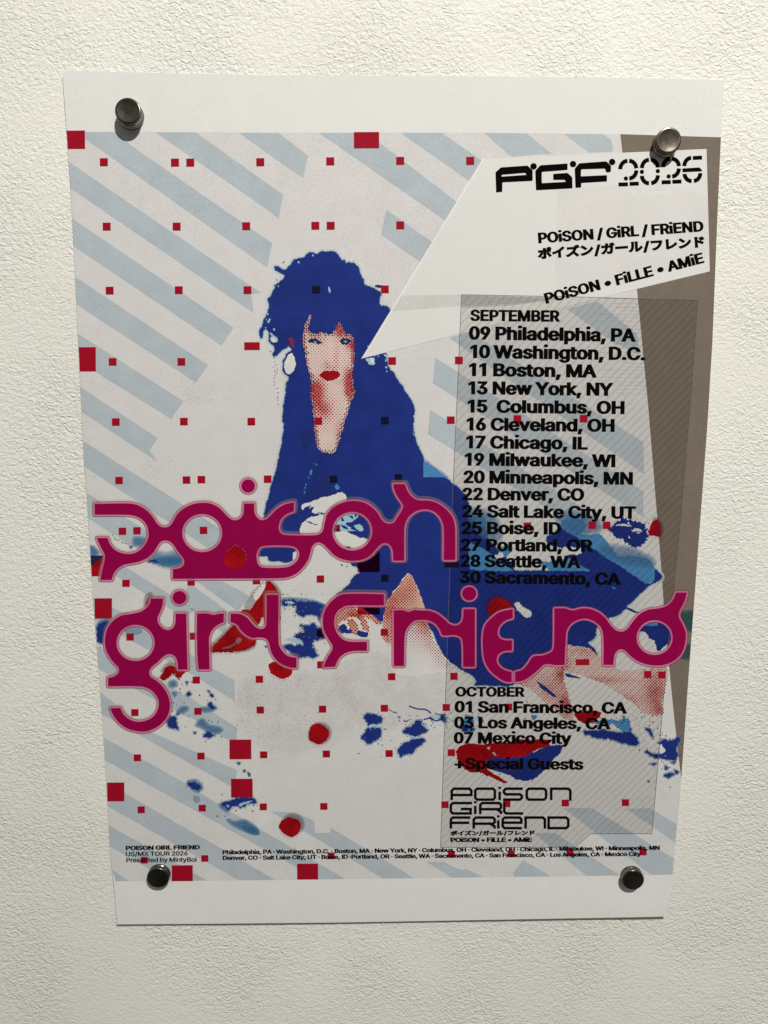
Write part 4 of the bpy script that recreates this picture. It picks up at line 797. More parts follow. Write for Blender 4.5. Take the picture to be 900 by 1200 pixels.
# ------------------------------------------------------------------ text
# glyph outlines: advance, then closed contours as x, y, x, y ...
GL = {
' ': (94, []),
'+': (227, [[99,17,99,182,128,182,128,17], [31,86,31,113,195,113,195,86]]),
',': (94, [[19,-60,34,36,68,36,42,-60]]),
'.': (94, [[48,-2,39,-1,31,4,26,12,25,20,26,29,31,37,39,42,48,43,56,42,64,37,69,29,71,20,69,12,64,4,56,-1]]),
'/': (125, [[117,266,36,-38,7,-38,89,266]]),
'0': (227, [[113,-3,87,0,65,12,47,31,34,57,27,89,24,127,27,165,35,197,48,223,65,242,87,254,113,258,139,254,161,242,179,223,192,197,200,165,203,127,200,89,192,57,179,31,162,12,140,0], [113,25,131,28,145,37,157,52,165,72,170,97,172,127,170,157,165,182,157,203,145,218,131,227,113,230,96,227,82,218,70,203,62,182,56,157,55,127,56,97,62,72,70,52,82,37,96,28]]),
'1': (227, [[38,0,38,27,195,27,195,0], [138,254,138,0,106,0,106,224,105,224,43,179,43,213,99,254]]),
'2': (227, [[32,0,32,24,117,114,141,141,155,163,160,186,159,198,154,209,146,218,137,224,112,230,98,228,86,224,77,216,69,207,65,195,64,181,33,181,35,202,43,221,55,237,72,248,91,255,112,258,134,255,153,248,169,237,181,223,188,205,191,186,185,159,168,129,133,90,76,30,76,28,195,28,195,0]]),
'3': (227, [[109,-3,87,-1,66,5,49,15,35,29,26,46,22,66,55,66,57,54,63,44,72,35,83,30,109,25,138,30,149,37,157,46,163,58,165,72,163,86,158,98,150,109,137,117,121,122,101,124,78,124,78,150,144,224,144,226,35,226,35,254,186,254,186,230,106,139,106,144,132,144,154,138,172,127,185,111,194,93,196,72,194,51,185,33,172,18,154,6,133,-1]]),
'4': (227, [[20,53,20,79,123,254,155,254,54,83,54,81,207,81,207,53], [141,0,141,61,141,73,141,159,171,159,171,0]]),
'5': (227, [[111,-3,89,-1,70,6,54,16,41,30,33,47,30,65,61,65,64,54,69,44,87,30,111,25,125,27,138,32,149,41,157,52,162,66,164,81,162,97,157,111,148,122,137,131,124,137,109,138,84,134,64,123,34,126,48,254,183,254,183,226,75,226,67,151,68,151,89,162,115,167,131,165,147,160,161,153,172,143,182,130,189,116,194,99,195,82,193,58,184,38,171,21,154,8,134,-1]]),
'6': (227, [[113,-3,91,-1,71,7,55,20,42,37,34,58,32,81,34,100,40,119,69,170,126,254,161,254,75,131,73,131,83,144,98,153,117,157,139,155,158,147,173,136,185,120,192,101,194,79,192,56,184,36,171,20,155,7,135,-1], [113,24,127,26,139,31,149,40,157,51,162,64,164,79,162,94,157,107,149,118,139,126,127,131,113,133,99,131,87,126,77,118,69,107,64,94,62,79,64,64,69,51,77,40,87,31,99,26]]),
'7': (227, [[48,0,162,224,162,226,31,226,31,254,195,254,195,224,82,0]]),
'8': (227, [[113,-3,89,-1,68,6,50,17,37,31,29,48,26,68,28,83,33,98,40,110,51,121,63,128,76,132,76,133,59,141,46,154,38,171,35,190,38,209,45,225,57,239,73,249,92,256,113,258,134,256,153,249,169,239,181,225,188,209,191,190,188,171,180,154,167,141,150,133,150,132,164,128,176,121,186,110,194,98,199,83,200,68,198,48,189,31,176,17,158,6,137,-1], [113,25,129,26,142,30,153,37,161,46,167,57,168,69,167,83,161,94,153,104,141,111,128,116,113,118,98,116,85,111,73,104,65,94,59,83,58,69,59,57,64,46,73,37,84,30,97,26], [113,145,137,150,146,157,154,165,158,176,160,188,158,200,154,210,147,218,138,225,113,230,89,225,79,218,72,210,68,200,66,188,68,176,72,165,79,157,89,150]]),
'9': (227, [[113,258,135,255,155,247,171,234,184,217,192,197,194,173,192,155,186,135,158,84,100,0,65,0,151,124,154,124,144,111,128,101,109,97,87,100,69,107,53,119,41,134,34,154,32,176,34,198,42,218,55,235,71,247,91,255], [113,230,99,228,87,223,77,215,69,204,64,191,63,176,64,161,69,148,77,137,87,129,99,123,113,122,127,123,139,129,149,137,157,147,162,160,164,175,162,190,157,204,150,215,139,223,127,228]]),
'A': (240, [[8,0,101,254,138,254,231,0,198,0,144,151,132,186,116,239,123,239,106,185,95,151,43,0], [55,71,55,99,185,99,185,71]]),
'B': (228, [[30,0,30,254,121,254,145,252,164,245,180,235,190,221,197,205,199,187,198,172,193,160,178,143,157,133,157,131,170,129,182,123,192,114,201,102,207,86,209,68,207,50,200,33,189,20,172,9,151,2,123,0], [62,29,122,29,148,31,165,40,175,53,178,68,176,81,171,92,163,102,153,109,140,114,124,115,62,115], [62,143,119,143,144,148,154,155,162,163,166,174,168,186,165,202,156,214,141,223,120,226,62,226]]),
'C': (255, [[134,-3,103,1,75,12,52,32,35,58,24,90,20,127,24,165,35,197,52,223,75,242,103,254,134,258,170,252,186,245,201,236,214,224,224,209,232,193,236,174,204,174,195,197,179,214,158,224,134,228,111,225,92,216,75,202,62,182,54,157,52,127,54,97,63,72,75,53,92,38,112,29,134,26,158,30,179,40,195,57,204,80,236,80,232,62,224,45,214,31,201,19,187,9,170,2,153,-2]]),
'D': (251, [[109,0,48,0,48,29,107,29,136,31,159,40,177,55,189,75,197,99,200,128,197,156,190,180,177,200,160,214,138,223,110,226,47,226,47,254,113,254,147,251,176,239,200,221,217,196,227,164,231,128,227,91,217,59,199,34,175,15,145,4], [62,254,62,0,30,0,30,254]]),
'E': (209, [[30,0,30,254,186,254,186,226,62,226,62,143,178,143,178,114,62,114,62,29,188,29,188,0]]),
'F': (205, [[30,0,30,254,185,254,185,226,62,226,62,139,173,139,173,111,62,111,62,0]]),
'G': (260, [[134,-3,102,1,75,13,52,32,35,58,24,90,20,127,24,165,35,197,52,223,74,242,102,254,132,258,152,256,170,252,187,245,202,235,214,222,225,208,232,192,237,174,204,174,194,197,178,213,158,224,133,228,111,225,92,216,75,202,62,182,54,157,52,127,54,97,63,72,75,53,92,38,112,29,134,26,155,29,172,36,187,47,198,62,205,80,207,101,217,100,141,100,141,128,239,128,239,100,236,71,225,45,209,25,188,9,163,0]]),
'H': (258, [[30,0,30,254,62,254,62,144,196,144,196,254,228,254,228,0,196,0,196,116,62,116,62,0]]),
'I': (150, [[16,0,16,29,59,29,59,226,16,226,16,254,135,254,135,226,91,226,91,29,135,29,135,0]]),
'L': (196, [[30,0,30,254,62,254,62,29,181,29,181,0]]),
'M': (314, [[30,0,30,254,76,254,139,94,144,79,150,61,156,42,161,24,154,24,159,41,165,61,171,79,176,94,238,254,284,254,284,0,252,0,252,145,252,163,253,184,253,207,253,229,256,229,249,205,241,181,234,161,228,145,171,0,143,0,85,145,80,160,72,181,65,204,56,229,59,229,60,208,60,186,61,164,61,145,61,0]]),
'N': (262, [[30,0,30,254,68,254,172,91,181,75,194,53,207,27,202,27,200,54,200,79,199,97,199,254,232,254,232,0,193,0,101,145,89,165,74,191,54,226,60,227,61,192,62,164,62,145,62,0]]),
'O': (267, [[133,-3,103,1,75,12,52,32,35,58,24,90,20,127,24,165,35,197,52,223,75,242,103,254,133,258,164,254,192,242,215,223,232,197,243,165,247,127,243,90,232,58,215,32,192,12,164,1], [133,26,155,29,175,38,191,52,204,72,212,97,215,127,212,157,204,182,191,202,175,216,155,225,133,228,112,225,92,216,75,202,63,182,54,157,52,127,54,97,63,72,75,52,92,38,112,29]]),
'P': (222, [[30,0,30,254,118,254,144,252,166,244,183,231,195,215,202,195,204,174,202,152,195,133,183,116,166,104,144,96,118,93,55,93,55,121,116,121,134,123,149,128,159,136,167,147,171,160,172,174,171,188,167,201,159,211,148,219,134,224,116,226,62,226,62,0]]),
'R': (224, [[30,0,30,254,118,254,145,252,167,244,183,232,195,217,202,198,205,176,202,154,195,136,183,120,166,109,145,101,118,99,48,99,48,128,117,128,135,129,149,133,160,141,167,150,171,162,173,176,171,190,167,202,159,212,149,220,134,224,116,226,62,226,62,0], [177,0,115,115,151,115,214,0]]),
'S': (223, [[112,-4,86,-2,64,5,46,15,32,30,23,48,19,68,52,68,55,55,62,44,71,35,83,29,112,25,128,26,143,30,155,37,165,46,171,57,173,70,171,81,166,89,148,102,122,111,92,120,64,130,43,145,30,163,26,186,29,206,37,224,51,238,69,249,90,256,114,258,137,256,158,249,175,238,189,224,197,208,200,189,169,189,163,206,151,219,134,227,112,229,97,228,84,224,73,218,64,209,59,199,58,188,60,176,65,167,85,154,106,147,132,140,156,132,179,119,197,99,202,85,204,69,201,50,193,32,180,17,162,5,139,-2]]),
'T': (224, [[16,226,16,254,208,254,208,226,128,226,128,0,96,0,96,226]]),
'U': (259, [[129,-4,101,-1,77,8,57,22,42,40,33,62,30,87,30,254,62,254,62,89,64,72,70,57,80,44,94,34,110,28,129,26,149,28,165,34,179,44,188,57,194,72,196,89,196,254,229,254,229,87,226,62,216,40,201,22,182,8,157,-1]]),
'W': (343, [[78,0,8,254,41,254,82,98,88,73,93,47,98,20,95,20,100,47,106,73,112,98,153,254,190,254,231,98,237,73,243,47,249,20,244,20,249,47,255,73,261,98,302,254,335,254,265,0,228,0,184,161,176,196,168,237,175,237,167,197,159,161,115,0]]),
'X': (237, [[9,0,109,142,109,118,15,254,52,254,89,200,102,181,112,164,122,146,116,146,126,164,136,181,149,200,187,254,223,254,129,119,129,143,228,0,191,0,146,65,134,83,125,98,115,116,122,116,113,98,103,83,91,65,46,0]]),
'Y': (236, [[102,0,102,104,8,254,46,254,96,172,111,146,125,115,112,115,126,146,140,172,191,254,228,254,134,104,134,0]]),
'a': (195, [[80,-4,63,-3,47,2,34,11,24,22,17,37,15,54,17,69,22,80,29,90,39,97,63,105,89,110,117,113,133,117,136,121,138,127,138,128,133,148,120,161,98,165,75,161,59,150,50,137,20,146,29,161,39,173,52,182,66,188,97,192,119,190,143,180,153,172,161,160,167,145,168,126,168,0,138,0,138,26,136,26,126,12,108,1], [85,23,101,24,114,29,124,37,132,47,136,57,138,69,138,95,130,91,116,88,100,86,88,84,67,79,52,70,47,62,46,52,51,36,65,26]]),
'b': (212, [[115,-4,99,-3,86,2,69,16,59,29,56,29,56,0,26,0,26,254,57,254,57,160,59,160,69,173,86,186,98,191,115,192,137,189,156,180,173,166,185,146,193,122,195,94,193,66,185,42,173,23,157,8,137,-1], [110,23,126,26,140,33,150,44,158,58,163,75,164,95,163,114,158,131,150,145,140,156,126,163,110,165,94,163,81,156,70,145,62,131,58,114,56,95,58,75,63,58,70,43,81,32,94,26]]),
'c': (198, [[104,-4,79,-1,58,8,41,23,28,43,20,66,17,94,20,122,28,146,41,165,58,180,79,189,104,192,130,189,153,178,170,161,181,138,151,131,145,145,135,155,121,162,104,165,86,162,73,155,62,144,54,129,50,112,48,94,50,75,54,59,62,44,73,33,86,26,104,23,121,26,135,33,146,44,152,59,181,51,171,28,153,11,130,0]]),
'd': (212, [[98,-4,75,-1,56,8,40,23,27,42,20,66,17,94,20,122,27,146,40,166,56,180,75,189,98,192,114,191,126,186,144,173,153,160,155,160,155,254,186,254,186,0,156,0,156,29,153,29,143,16,126,2,114,-3], [102,23,118,26,132,32,142,43,150,58,154,75,156,95,154,114,150,131,142,145,132,156,118,163,102,165,86,163,72,156,62,145,54,131,50,114,48,95,50,75,54,58,62,44,73,33,86,26]]),
'e': (202, [[106,-4,80,-1,58,8,41,23,28,42,20,66,17,93,20,121,28,145,40,165,58,180,78,189,103,192,133,187,147,180,160,170,170,157,179,141,184,121,186,97,186,85,37,85,37,110,169,110,155,101,153,119,149,134,141,147,131,157,118,163,103,165,87,163,73,157,62,147,54,135,50,121,48,105,48,89,50,69,55,53,64,40,76,31,90,25,106,23,127,26,143,36,153,53,182,45,177,32,168,20,156,10,141,2,125,-3]]),
'g': (213, [[103,-75,84,-74,67,-70,41,-55,25,-35,51,-20,61,-33,77,-44,103,-49,124,-46,141,-38,152,-23,156,-3,156,34,153,34,143,21,126,8,114,4,97,2,76,5,56,13,40,27,28,45,20,68,17,96,20,123,27,147,40,166,56,180,76,189,98,192,114,191,127,186,144,173,154,159,157,159,157,190,186,190,186,-4,183,-27,175,-45,162,-59,145,-68,125,-73], [102,30,118,32,132,38,142,47,150,61,155,77,156,96,155,115,150,132,142,146,132,156,119,163,102,165,86,163,73,156,62,145,54,131,50,115,48,96,50,78,54,61,62,48,73,38,86,32]]),
'h': (205, [[57,113,57,0,26,0,26,254,57,254,57,144,51,144,62,166,76,181,94,189,114,192,132,190,148,184,161,174,170,160,177,142,179,120,179,0,148,0,148,118,145,137,136,152,123,161,105,165,92,163,80,159,71,151,63,141,58,129]]),
'i': (83, [[26,0,26,190,57,190,57,0], [42,221,34,223,27,227,22,234,21,242,22,249,27,256,34,260,42,262,50,260,57,256,62,249,63,242,62,234,57,227,50,223]]),
'k': (190, [[55,68,55,106,60,106,142,190,180,190,92,100,89,100], [26,0,26,254,57,254,57,0], [147,0,74,93,96,114,186,0]]),
'l': (95, [[70,-1,50,2,37,10,29,24,26,42,26,254,57,254,57,49,60,31,65,27,73,26,80,26,85,27,90,1,81,0]]),
'm': (305, [[26,0,26,190,56,190,56,148,54,148,59,162,66,173,86,188,110,193,129,190,144,180,154,166,160,147,156,147,161,160,169,172,190,187,218,193,234,191,249,186,261,177,270,164,276,148,278,128,278,0,248,0,248,127,245,145,236,156,224,163,209,165,197,164,187,160,173,145,168,124,168,0,137,0,137,130,134,144,126,156,115,163,100,165,79,160,70,154,63,145,58,133,57,119,57,0]]),
'n': (205, [[57,113,57,0,26,0,26,190,56,190,56,144,51,144,62,166,76,181,94,189,114,192,132,190,147,184,160,174,170,160,176,142,179,120,179,0,148,0,148,118,145,137,136,152,123,161,105,165,92,163,80,159,71,151,63,141,58,129]]),
'o': (208, [[104,-4,79,-1,58,8,41,23,28,43,20,66,17,94,20,122,28,146,41,165,58,180,79,189,104,192,128,189,149,180,167,165,180,146,188,122,191,94,188,66,180,43,167,23,149,8,128,-1], [104,23,121,26,135,33,146,44,154,59,158,75,160,94,158,112,154,129,146,144,135,155,121,162,104,165,86,162,73,155,62,144,54,129,50,112,48,94,50,75,54,59,62,44,73,33,86,26]]),
'p': (212, [[26,-71,26,190,56,190,56,160,59,160,69,173,86,186,98,191,115,192,137,189,156,180,173,166,185,146,193,122,195,94,193,66,185,42,173,23,157,8,137,-1,115,-4,99,-3,86,2,69,16,59,29,57,29,57,-71], [110,23,126,26,140,33,150,44,158,58,163,75,164,95,163,114,158,131,150,145,140,156,126,163,110,165,94,163,81,156,70,145,62,131,58,114,56,95,58,75,63,58,70,43,81,32,94,26]]),
'r': (130, [[26,0,26,190,56,190,56,160,58,160,65,173,76,184,90,190,107,192,115,192,122,192,122,161,115,162,103,163,91,161,80,157,70,151,63,142,58,131,57,118,57,0]]),
's': (182, [[91,-4,72,-3,56,2,42,9,31,19,23,32,18,47,47,53,53,40,62,30,75,25,91,23,108,25,122,31,131,40,134,51,132,60,127,68,118,74,106,78,75,85,52,93,36,104,27,119,23,137,26,152,33,166,43,177,58,185,74,190,94,192,112,191,127,186,140,179,149,170,162,145,134,139,129,149,121,158,110,164,94,166,78,164,65,158,57,150,54,139,56,129,62,122,86,111,115,105,137,97,153,86,162,71,166,53,163,37,156,24,145,12,130,3,112,-2]]),
't': (114, [[102,190,102,164,3,164,3,190], [32,236,63,236,63,49,64,38,68,31,75,26,85,25,93,26,101,27,107,1,96,-1,84,-2,62,1,46,11,36,26,32,46]]),
'u': (205, [[91,-3,73,-1,57,5,44,15,35,29,28,47,26,69,26,190,57,190,57,72,60,52,68,37,82,28,100,25,113,27,125,31,134,38,142,48,146,61,148,76,148,190,179,190,179,0,149,0,149,46,154,46,143,23,129,8,111,0]]),
'v': (195, [[81,0,9,190,42,190,83,78,93,43,103,10,92,10,101,43,112,78,152,190,186,190,113,0]]),
'w': (284, [[69,0,11,190,44,190,67,107,77,68,88,21,82,21,93,67,103,107,126,190,158,190,181,107,191,68,201,21,196,21,206,68,217,107,240,190,272,190,215,0,184,0,159,86,152,112,145,140,138,169,145,169,138,140,131,112,124,86,99,0]]),
'x': (189, [[10,0,86,109,86,86,14,190,50,190,74,153,90,127,104,103,88,103,101,127,117,153,141,190,176,190,104,84,104,107,179,0,143,0,115,43,100,68,86,91,102,91,89,68,74,43,46,0]]),
'y': (195, [[24,-69,31,-43,36,-44,52,-44,65,-37,75,-18,81,-1,9,190,42,190,83,78,93,43,103,10,92,10,101,43,112,78,153,190,186,190,102,-29,88,-54,70,-68,46,-73,32,-72]]),
'·': (98, [[49,98,40,100,33,105,28,112,26,121,28,130,33,137,40,142,49,144,58,142,65,137,70,130,72,121,70,112,65,105,58,100]]),
'•': (194, [[97,46,83,48,70,54,58,62,50,73,44,87,43,101,44,115,50,128,58,140,70,148,83,154,97,156,112,154,125,148,136,140,144,128,150,115,152,101,150,87,144,73,136,62,125,54,112,48]]),
'イ': (500, [[43,181,63,142,165,179,254,223,254,38,251,-16,300,-16,297,38,297,249,369,303,432,361,398,392,336,329,262,274,216,248,164,223,106,200]]),
'ガ': (500, [[377,392,350,381,372,346,391,312,418,324], [432,412,405,401,427,367,447,332,473,344], [418,284,390,298,358,296,239,296,241,347,244,388,197,388,201,346,199,296,111,296,54,298,54,256,111,258,195,258,181,188,159,131,130,85,96,48,71,27,45,11,81,-19,138,28,182,87,215,162,235,258,375,258,373,207,369,145,361,85,349,43,338,31,320,27,246,33,251,-9,331,-13,350,-11,364,-5,376,4,385,18,398,69,407,139,413,208,415,260]]),
'ズ': (500, [[379,407,352,396,392,327,419,339], [435,425,409,413,430,380,450,345,477,357], [390,326,365,345,327,341,134,341,84,344,84,299,134,302,329,302,316,268,296,231,272,194,246,162,203,119,154,78,99,42,40,14,72,-20,126,9,177,44,224,84,267,127,342,51,405,-23,440,8,374,80,294,157,342,231,378,304]]),
'ド': (500, [[328,360,301,348,324,311,345,272,374,285,351,324], [389,385,361,372,386,336,408,297,436,311,412,350], [153,38,150,-22,198,-22,195,38,195,202,293,167,391,122,408,165,306,208,195,247,195,329,198,381,149,381,153,329]]),
'フ': (500, [[431,333,400,352,374,350,123,350,73,353,73,309,123,310,378,310,370,271,356,228,337,185,312,147,278,109,236,76,183,48,118,27,152,-11,215,14,267,45,311,81,349,123,375,166,396,215,412,264,423,308]]),
'ポ': (500, [[378,370,380,382,387,392,397,399,409,402,422,399,432,392,439,382,442,370,439,357,432,347,422,340,409,338,397,340,387,347,380,357], [355,370,359,348,371,331,388,319,409,315,430,319,448,331,460,348,464,370,460,391,448,408,430,420,409,425,388,420,371,408,359,391], [161,184,126,201,83,131,31,70,65,47,116,110], [370,200,336,182,380,118,420,49,457,70,416,136], [46,301,46,259,89,261,228,261,228,257,228,35,223,21,208,16,151,22,154,-18,225,-22,244,-19,258,-11,266,1,268,19,268,257,268,261,401,261,441,260,441,301,400,299,268,299,268,350,271,386,224,386,228,350,228,299,89,299]]),
'ル': (500, [[262,11,289,-12,306,0,351,25,396,58,439,96,476,139,453,173,420,132,382,98,343,70,307,50,307,338,309,375,263,375,265,338,265,39], [33,13,71,-12,100,16,125,49,145,86,160,125,172,229,175,338,178,374,132,374,135,337,135,289,133,233,128,179,120,136,106,101,87,68,62,38]]),
'レ': (500, [[111,16,140,-9,161,0,250,32,330,73,398,122,454,179,431,214,376,156,307,107,232,68,158,43,158,327,161,372,112,372,116,327,116,41]]),
'ン': (500, [[114,367,85,336,152,284,210,232,241,263,180,316], [71,32,97,-10,156,5,208,23,253,45,294,68,347,107,393,151,432,199,462,246,438,289,410,241,372,192,325,145,271,105,232,82,186,62,132,44]]),
'ー': (500, [[51,217,51,168,121,170,395,170,449,168,449,217,395,214,121,214]]),
}
GL['l'] = (84, [[26, 0, 26, 254, 58, 254, 58, 0]]); GL['I'] = (92, [[30, 0, 30, 254, 62, 254, 62, 0]])
GL['1'] = (205, [GL['1'][1][1]])
def glyph(c):
    adv, cs = GL[c]
    return adv, [np.array(q_, float).reshape(-1, 2) for q_ in cs]
CAPH = max(p[:, 1].max() for p in glyph('E')[1])
def embolden(P, d, sign, grow=(1.3, .62)):
    """move a contour outward by d with mitred corners"""
    n = len(P); a_ = P - np.roll(P, 1, 0); b_ = np.roll(P, -1, 0) - P
    a_ /= np.maximum(np.linalg.norm(a_, axis=1, keepdims=True), 1e-9); b_ /= np.maximum(np.linalg.norm(b_, axis=1, keepdims=True), 1e-9)
    na = np.stack([a_[:, 1], -a_[:, 0]], 1); nb = np.stack([b_[:, 1], -b_[:, 0]], 1); m_ = na + nb
    L = np.linalg.norm(m_, axis=1, keepdims=True); m_ = m_ / np.maximum(L, .35); k_ = np.maximum((m_ * na).sum(1, keepdims=True), .62)
    return P + m_ / k_ * d * sign * np.array(grow)     # stems gain more than bars, so small counters stay open
def text(pr, s, p0, p1, cap, bold=.03, track=-.05, layer=16, bbox=False, k='black', kscale=1.0):
    """lettering on the line p0 -> p1 (exact ink extent, photo pixels) with capitals cap pixels high"""
    x = 0; loops = []
    for c in s:
        adv, cs = glyph(c); adv += track * CAPH
        if c.isdigit(): adv *= .90; cs = [q_ * (.93, 1) for q_ in cs]
        elif c == 'i': cs = [q_ + (0, bold * CAPH * 1.3 if q_[:, 1].min() > .7 * CAPH else 0) for q_ in cs]
        elif c == ' ': adv *= .85
        elif c == '/' and bbox: adv *= 2.1; cs = [q_ * (1.6, 1.45) + (40, -20) for q_ in cs]
        if cs:
            big = max(cs, key=lambda q_: abs(area(q_))); sg = 1 if area(big) > 0 else -1
            loops += [(x, [embolden(q_, bold * CAPH, sg, (.9, .9) if bbox else (1.3, .62)) + np.array([x, 0]) for q_ in cs])]
        x += adv
    allp = np.vstack([q_ for _, g_ in loops for q_ in g_]); x0, x1 = allp[:, 0].min(), allp[:, 0].max()
    if bbox: y0 = allp[:, 1].min(); hgt = allp[:, 1].max() - y0
    else: y0 = -bold * CAPH; hgt = CAPH * (1 + 2 * bold)
    p0, p1 = np.array(p0, float), np.array(p1, float); e1 = p1 - p0; u = e1 / np.linalg.norm(e1); e2 = np.array([u[1], -u[0]]) * cap
    for i, (_, g_) in enumerate(loops):
        L = [p0 + ((q_[:, 0] - x0) / (x1 - x0))[:, None] * e1 + ((q_[:, 1] - y0) / hgt)[:, None] * e2 for q_ in g_]
        big = max(L, key=lambda q_: abs(area(q_)))
        if area(big) < 0: L = [q_[::-1] for q_ in L]
        v, f = fill(L, 40); pr.raw(v, f, layer + .3 * (i % 2), k)

q = lambda x, y: (530 + x / 3.6, 340 + y / 3.6)
w = lambda x, y: (530 + x / 3.6, 510 + y / 3.6)
z = lambda x, y: (500 + x / 3.214, 795 + y / 3.214)
for s, a_, b_, h_ in [('SEPTEMBER', q(75, 131), q(455, 134), 13.9), ('09 Philadelphia, PA', q(70, 209), q(775, 219), 16.3), ('10 Washington, D.C.', q(75, 287), q(815, 297), 16.2), ('11 Boston, MA', q(70, 363), q(610, 370), 16), ('13 New York, NY', q(67, 440), q(680, 447), 16), ('15  Columbus, OH', q(64, 517), q(727, 524), 15.9), ('16 Cleveland, OH', q(60, 593), q(685, 599), 15.8),
                      ('17 Chicago, IL', w(58, 56), w(572, 62), 15.7), ('19 Milwaukee, WI', w(52, 129), w(688, 136), 15.6), ('20 Minneapolis, MN', w(47, 203), w(762, 210), 15.5), ('22 Denver, CO', w(43, 275), w(557, 278), 15.4), ('24 Salt Lake City, UT', w(42, 347), w(775, 354), 15.3), ('25 Boise, ID', w(38, 418), w(460, 420), 15.2), ('27 Portland, OR', w(35, 489), w(594, 493), 15.1), ('28 Seattle, WA', w(34, 556), w(542, 562), 15), ('30 Sacramento, CA', w(30, 625), w(712, 633), 14.9),
                      ('OCTOBER', z(108, 69), z(370, 70), 12), ('01 San Francisco, CA', z(105, 129), z(755, 134), 14.2), ('03 Los Angeles, CA', z(103, 188), z(693, 193), 14.1), ('07 Mexico City', z(102, 246), z(547, 248), 14), ('+Special Guests', z(105, 342), z(592, 345), 13.6)]:
    dt = Print(); text(dt, s, a_, b_, h_, .070, .02)
    dt.build('date_line', date_panel)

hd = Print()
k = lambda x, y: (620 + x / 4.09, 245 + y / 4.09)
text(hd, 'POiSON / GiRL / FRiEND', k(45, 166), k(838, 108), 13.2, .074, .02)
text(hd, 'ポイズン/ガール/フレンド', k(42, 247), k(845, 188), 15.6, .15, 0, bbox=True)
text(hd, 'POiSON • FiLLE • AMiE', k(82, 456), k(842, 258), 13.2, .074, .02)
hd.build('header_lettering', poster)

lg = Print()
PG = lambda p: np.array(T(570, 170, 5.625, p))
def soften(P, d=1.1):
    """round the corners a little"""
    P = np.asarray(P, float); n = len(P); out = []
    for i in range(n):
        a_, b_, c_ = P[i-1], P[i], P[(i+1) % n]
        l1, l2 = np.linalg.norm(a_-b_), np.linalg.norm(c_-b_); r1, r2 = min(d, l1*.45), min(d, l2*.45)
        s_, e_ = b_ + (a_-b_)/l1*r1, b_ + (c_-b_)/l2*r2
        for t in (0, .33, .66, 1): out.append((1-t)**2*s_ + 2*t*(1-t)*b_ + t*t*e_)
    return np.array(out)
lg.shape([solid(soften(PG([(60, 180), (95, 147), (270, 135), (305, 165), (305, 236), (105, 246), (105, 308), (64, 313)]))), hole(soften(PG([(102, 196), (255, 183), (265, 196), (100, 208)]), .5))], 16, 'black')
lg.shape(soften(PG([(322, 170), (355, 133), (535, 121), (535, 164), (365, 177), (365, 251), (525, 242), (515, 229), (440, 230), (440, 190), (535, 183), (566, 212), (568, 285), (327, 298)])), 16, 'black')
lg.shape(soften(PG([(582, 155), (612, 120), (790, 107), (822, 137), (820, 178), (790, 180), (782, 155), (625, 160), (622, 206), (795, 198), (795, 240), (625, 250), (625, 280), (587, 282)])), 16, 'black')
for x, y in [(311, 140), (571, 125), (829, 111)]: lg.shape(disc(570 + x/5.625, 170 + y/5.625, 3.8), 16.2, 'black')
NU = lambda x, y: (715 + x / 6.923, 170 + y / 6.923)
def qarc(A_, B_, wd=4.8):
    t = np.linspace(0.02, math.pi/2 - .02, 12); A_, B_ = np.array(NU(*A_)), np.array(NU(*B_))
    P = np.stack([B_[0] + (A_[0]-B_[0])*np.cos(t), A_[1] + (B_[1]-A_[1])*np.sin(t)], 1); lg.shape(stroke(P, wd), 16, 'black')
for a_, b_ in [((82, 197), (142, 128)), ((212, 190), (153, 127)), ((213, 203), (154, 270)), ((258, 188), (317, 119)), ((386, 183), (329, 118)), ((258, 248), (317, 310)), ((388, 243), (332, 308)), ((430, 180), (489, 112)), ((558, 172), (501, 111)), ((558, 188), (502, 254)), ((602, 172), (659, 104)), ((604, 232), (663, 292)), ((732, 226), (678, 290))]: qarc(a_, b_)
for x, y in [(128, 271), (258, 217), (387, 211), (475, 254)]: lg.shape(disc(*NU(x, y), 2.5), 16, 'black')
for x0, y0, x1, y1 in [(68, 320, 145, 318), (158, 315, 233, 312), (418, 302, 492, 300), (505, 298, 579, 295), (671, 105, 746, 101)]:
    lg.shape(miter([NU(x0, y0), NU(x1, y1)], 4.6), 16, 'black')
lg.shape(soften(np.array([NU(586, 190), NU(725, 181), NU(747, 205), NU(745, 213), NU(587, 220)]), .6), 16, 'black')
lg.build('logo_lettering', poster); lg = Print()
X = lambda p: [(510 + a_ / 5, 910 + b_ / 5) for a_, b_ in p]
WD = 3.0
def ln(p, closed=False, j=[0]): j[0] += 1; lg.shape(miter(X(p), WD, closed), 16 + .012 * j[0], 'black')
ln([(97, 138), (97, 84), (108, 71), (200, 71), (212, 82), (212, 108), (97, 108)])
for x0, x1 in [(235, 350), (537, 650)]: ln([(x0, 82), (x0+11, 71), (x1-11, 71), (x1, 82), (x1, 124), (x1-11, 135), (x0+11, 135), (x0, 124)], True)
ln([(378, 88), (378, 138)]); ln([(513, 71), (414, 71), (403, 82), (403, 93), (414, 104), (497, 104), (508, 113), (508, 125), (497, 135), (398, 135)]); ln([(680, 138), (680, 71), (780, 71), (792, 82), (792, 142)])
ln([(216, 155), (104, 155), (92, 166), (92, 205), (103, 216), (208, 216), (208, 190), (150, 190)]); ln([(235, 172), (235, 220)]); ln([(264, 220), (264, 166), (275, 155), (374, 155), (386, 165), (386, 182), (376, 191), (264, 191)]); ln([(360, 191), (386, 206), (386, 220)]); ln([(405, 150), (405, 205), (416, 216), (516, 216)])
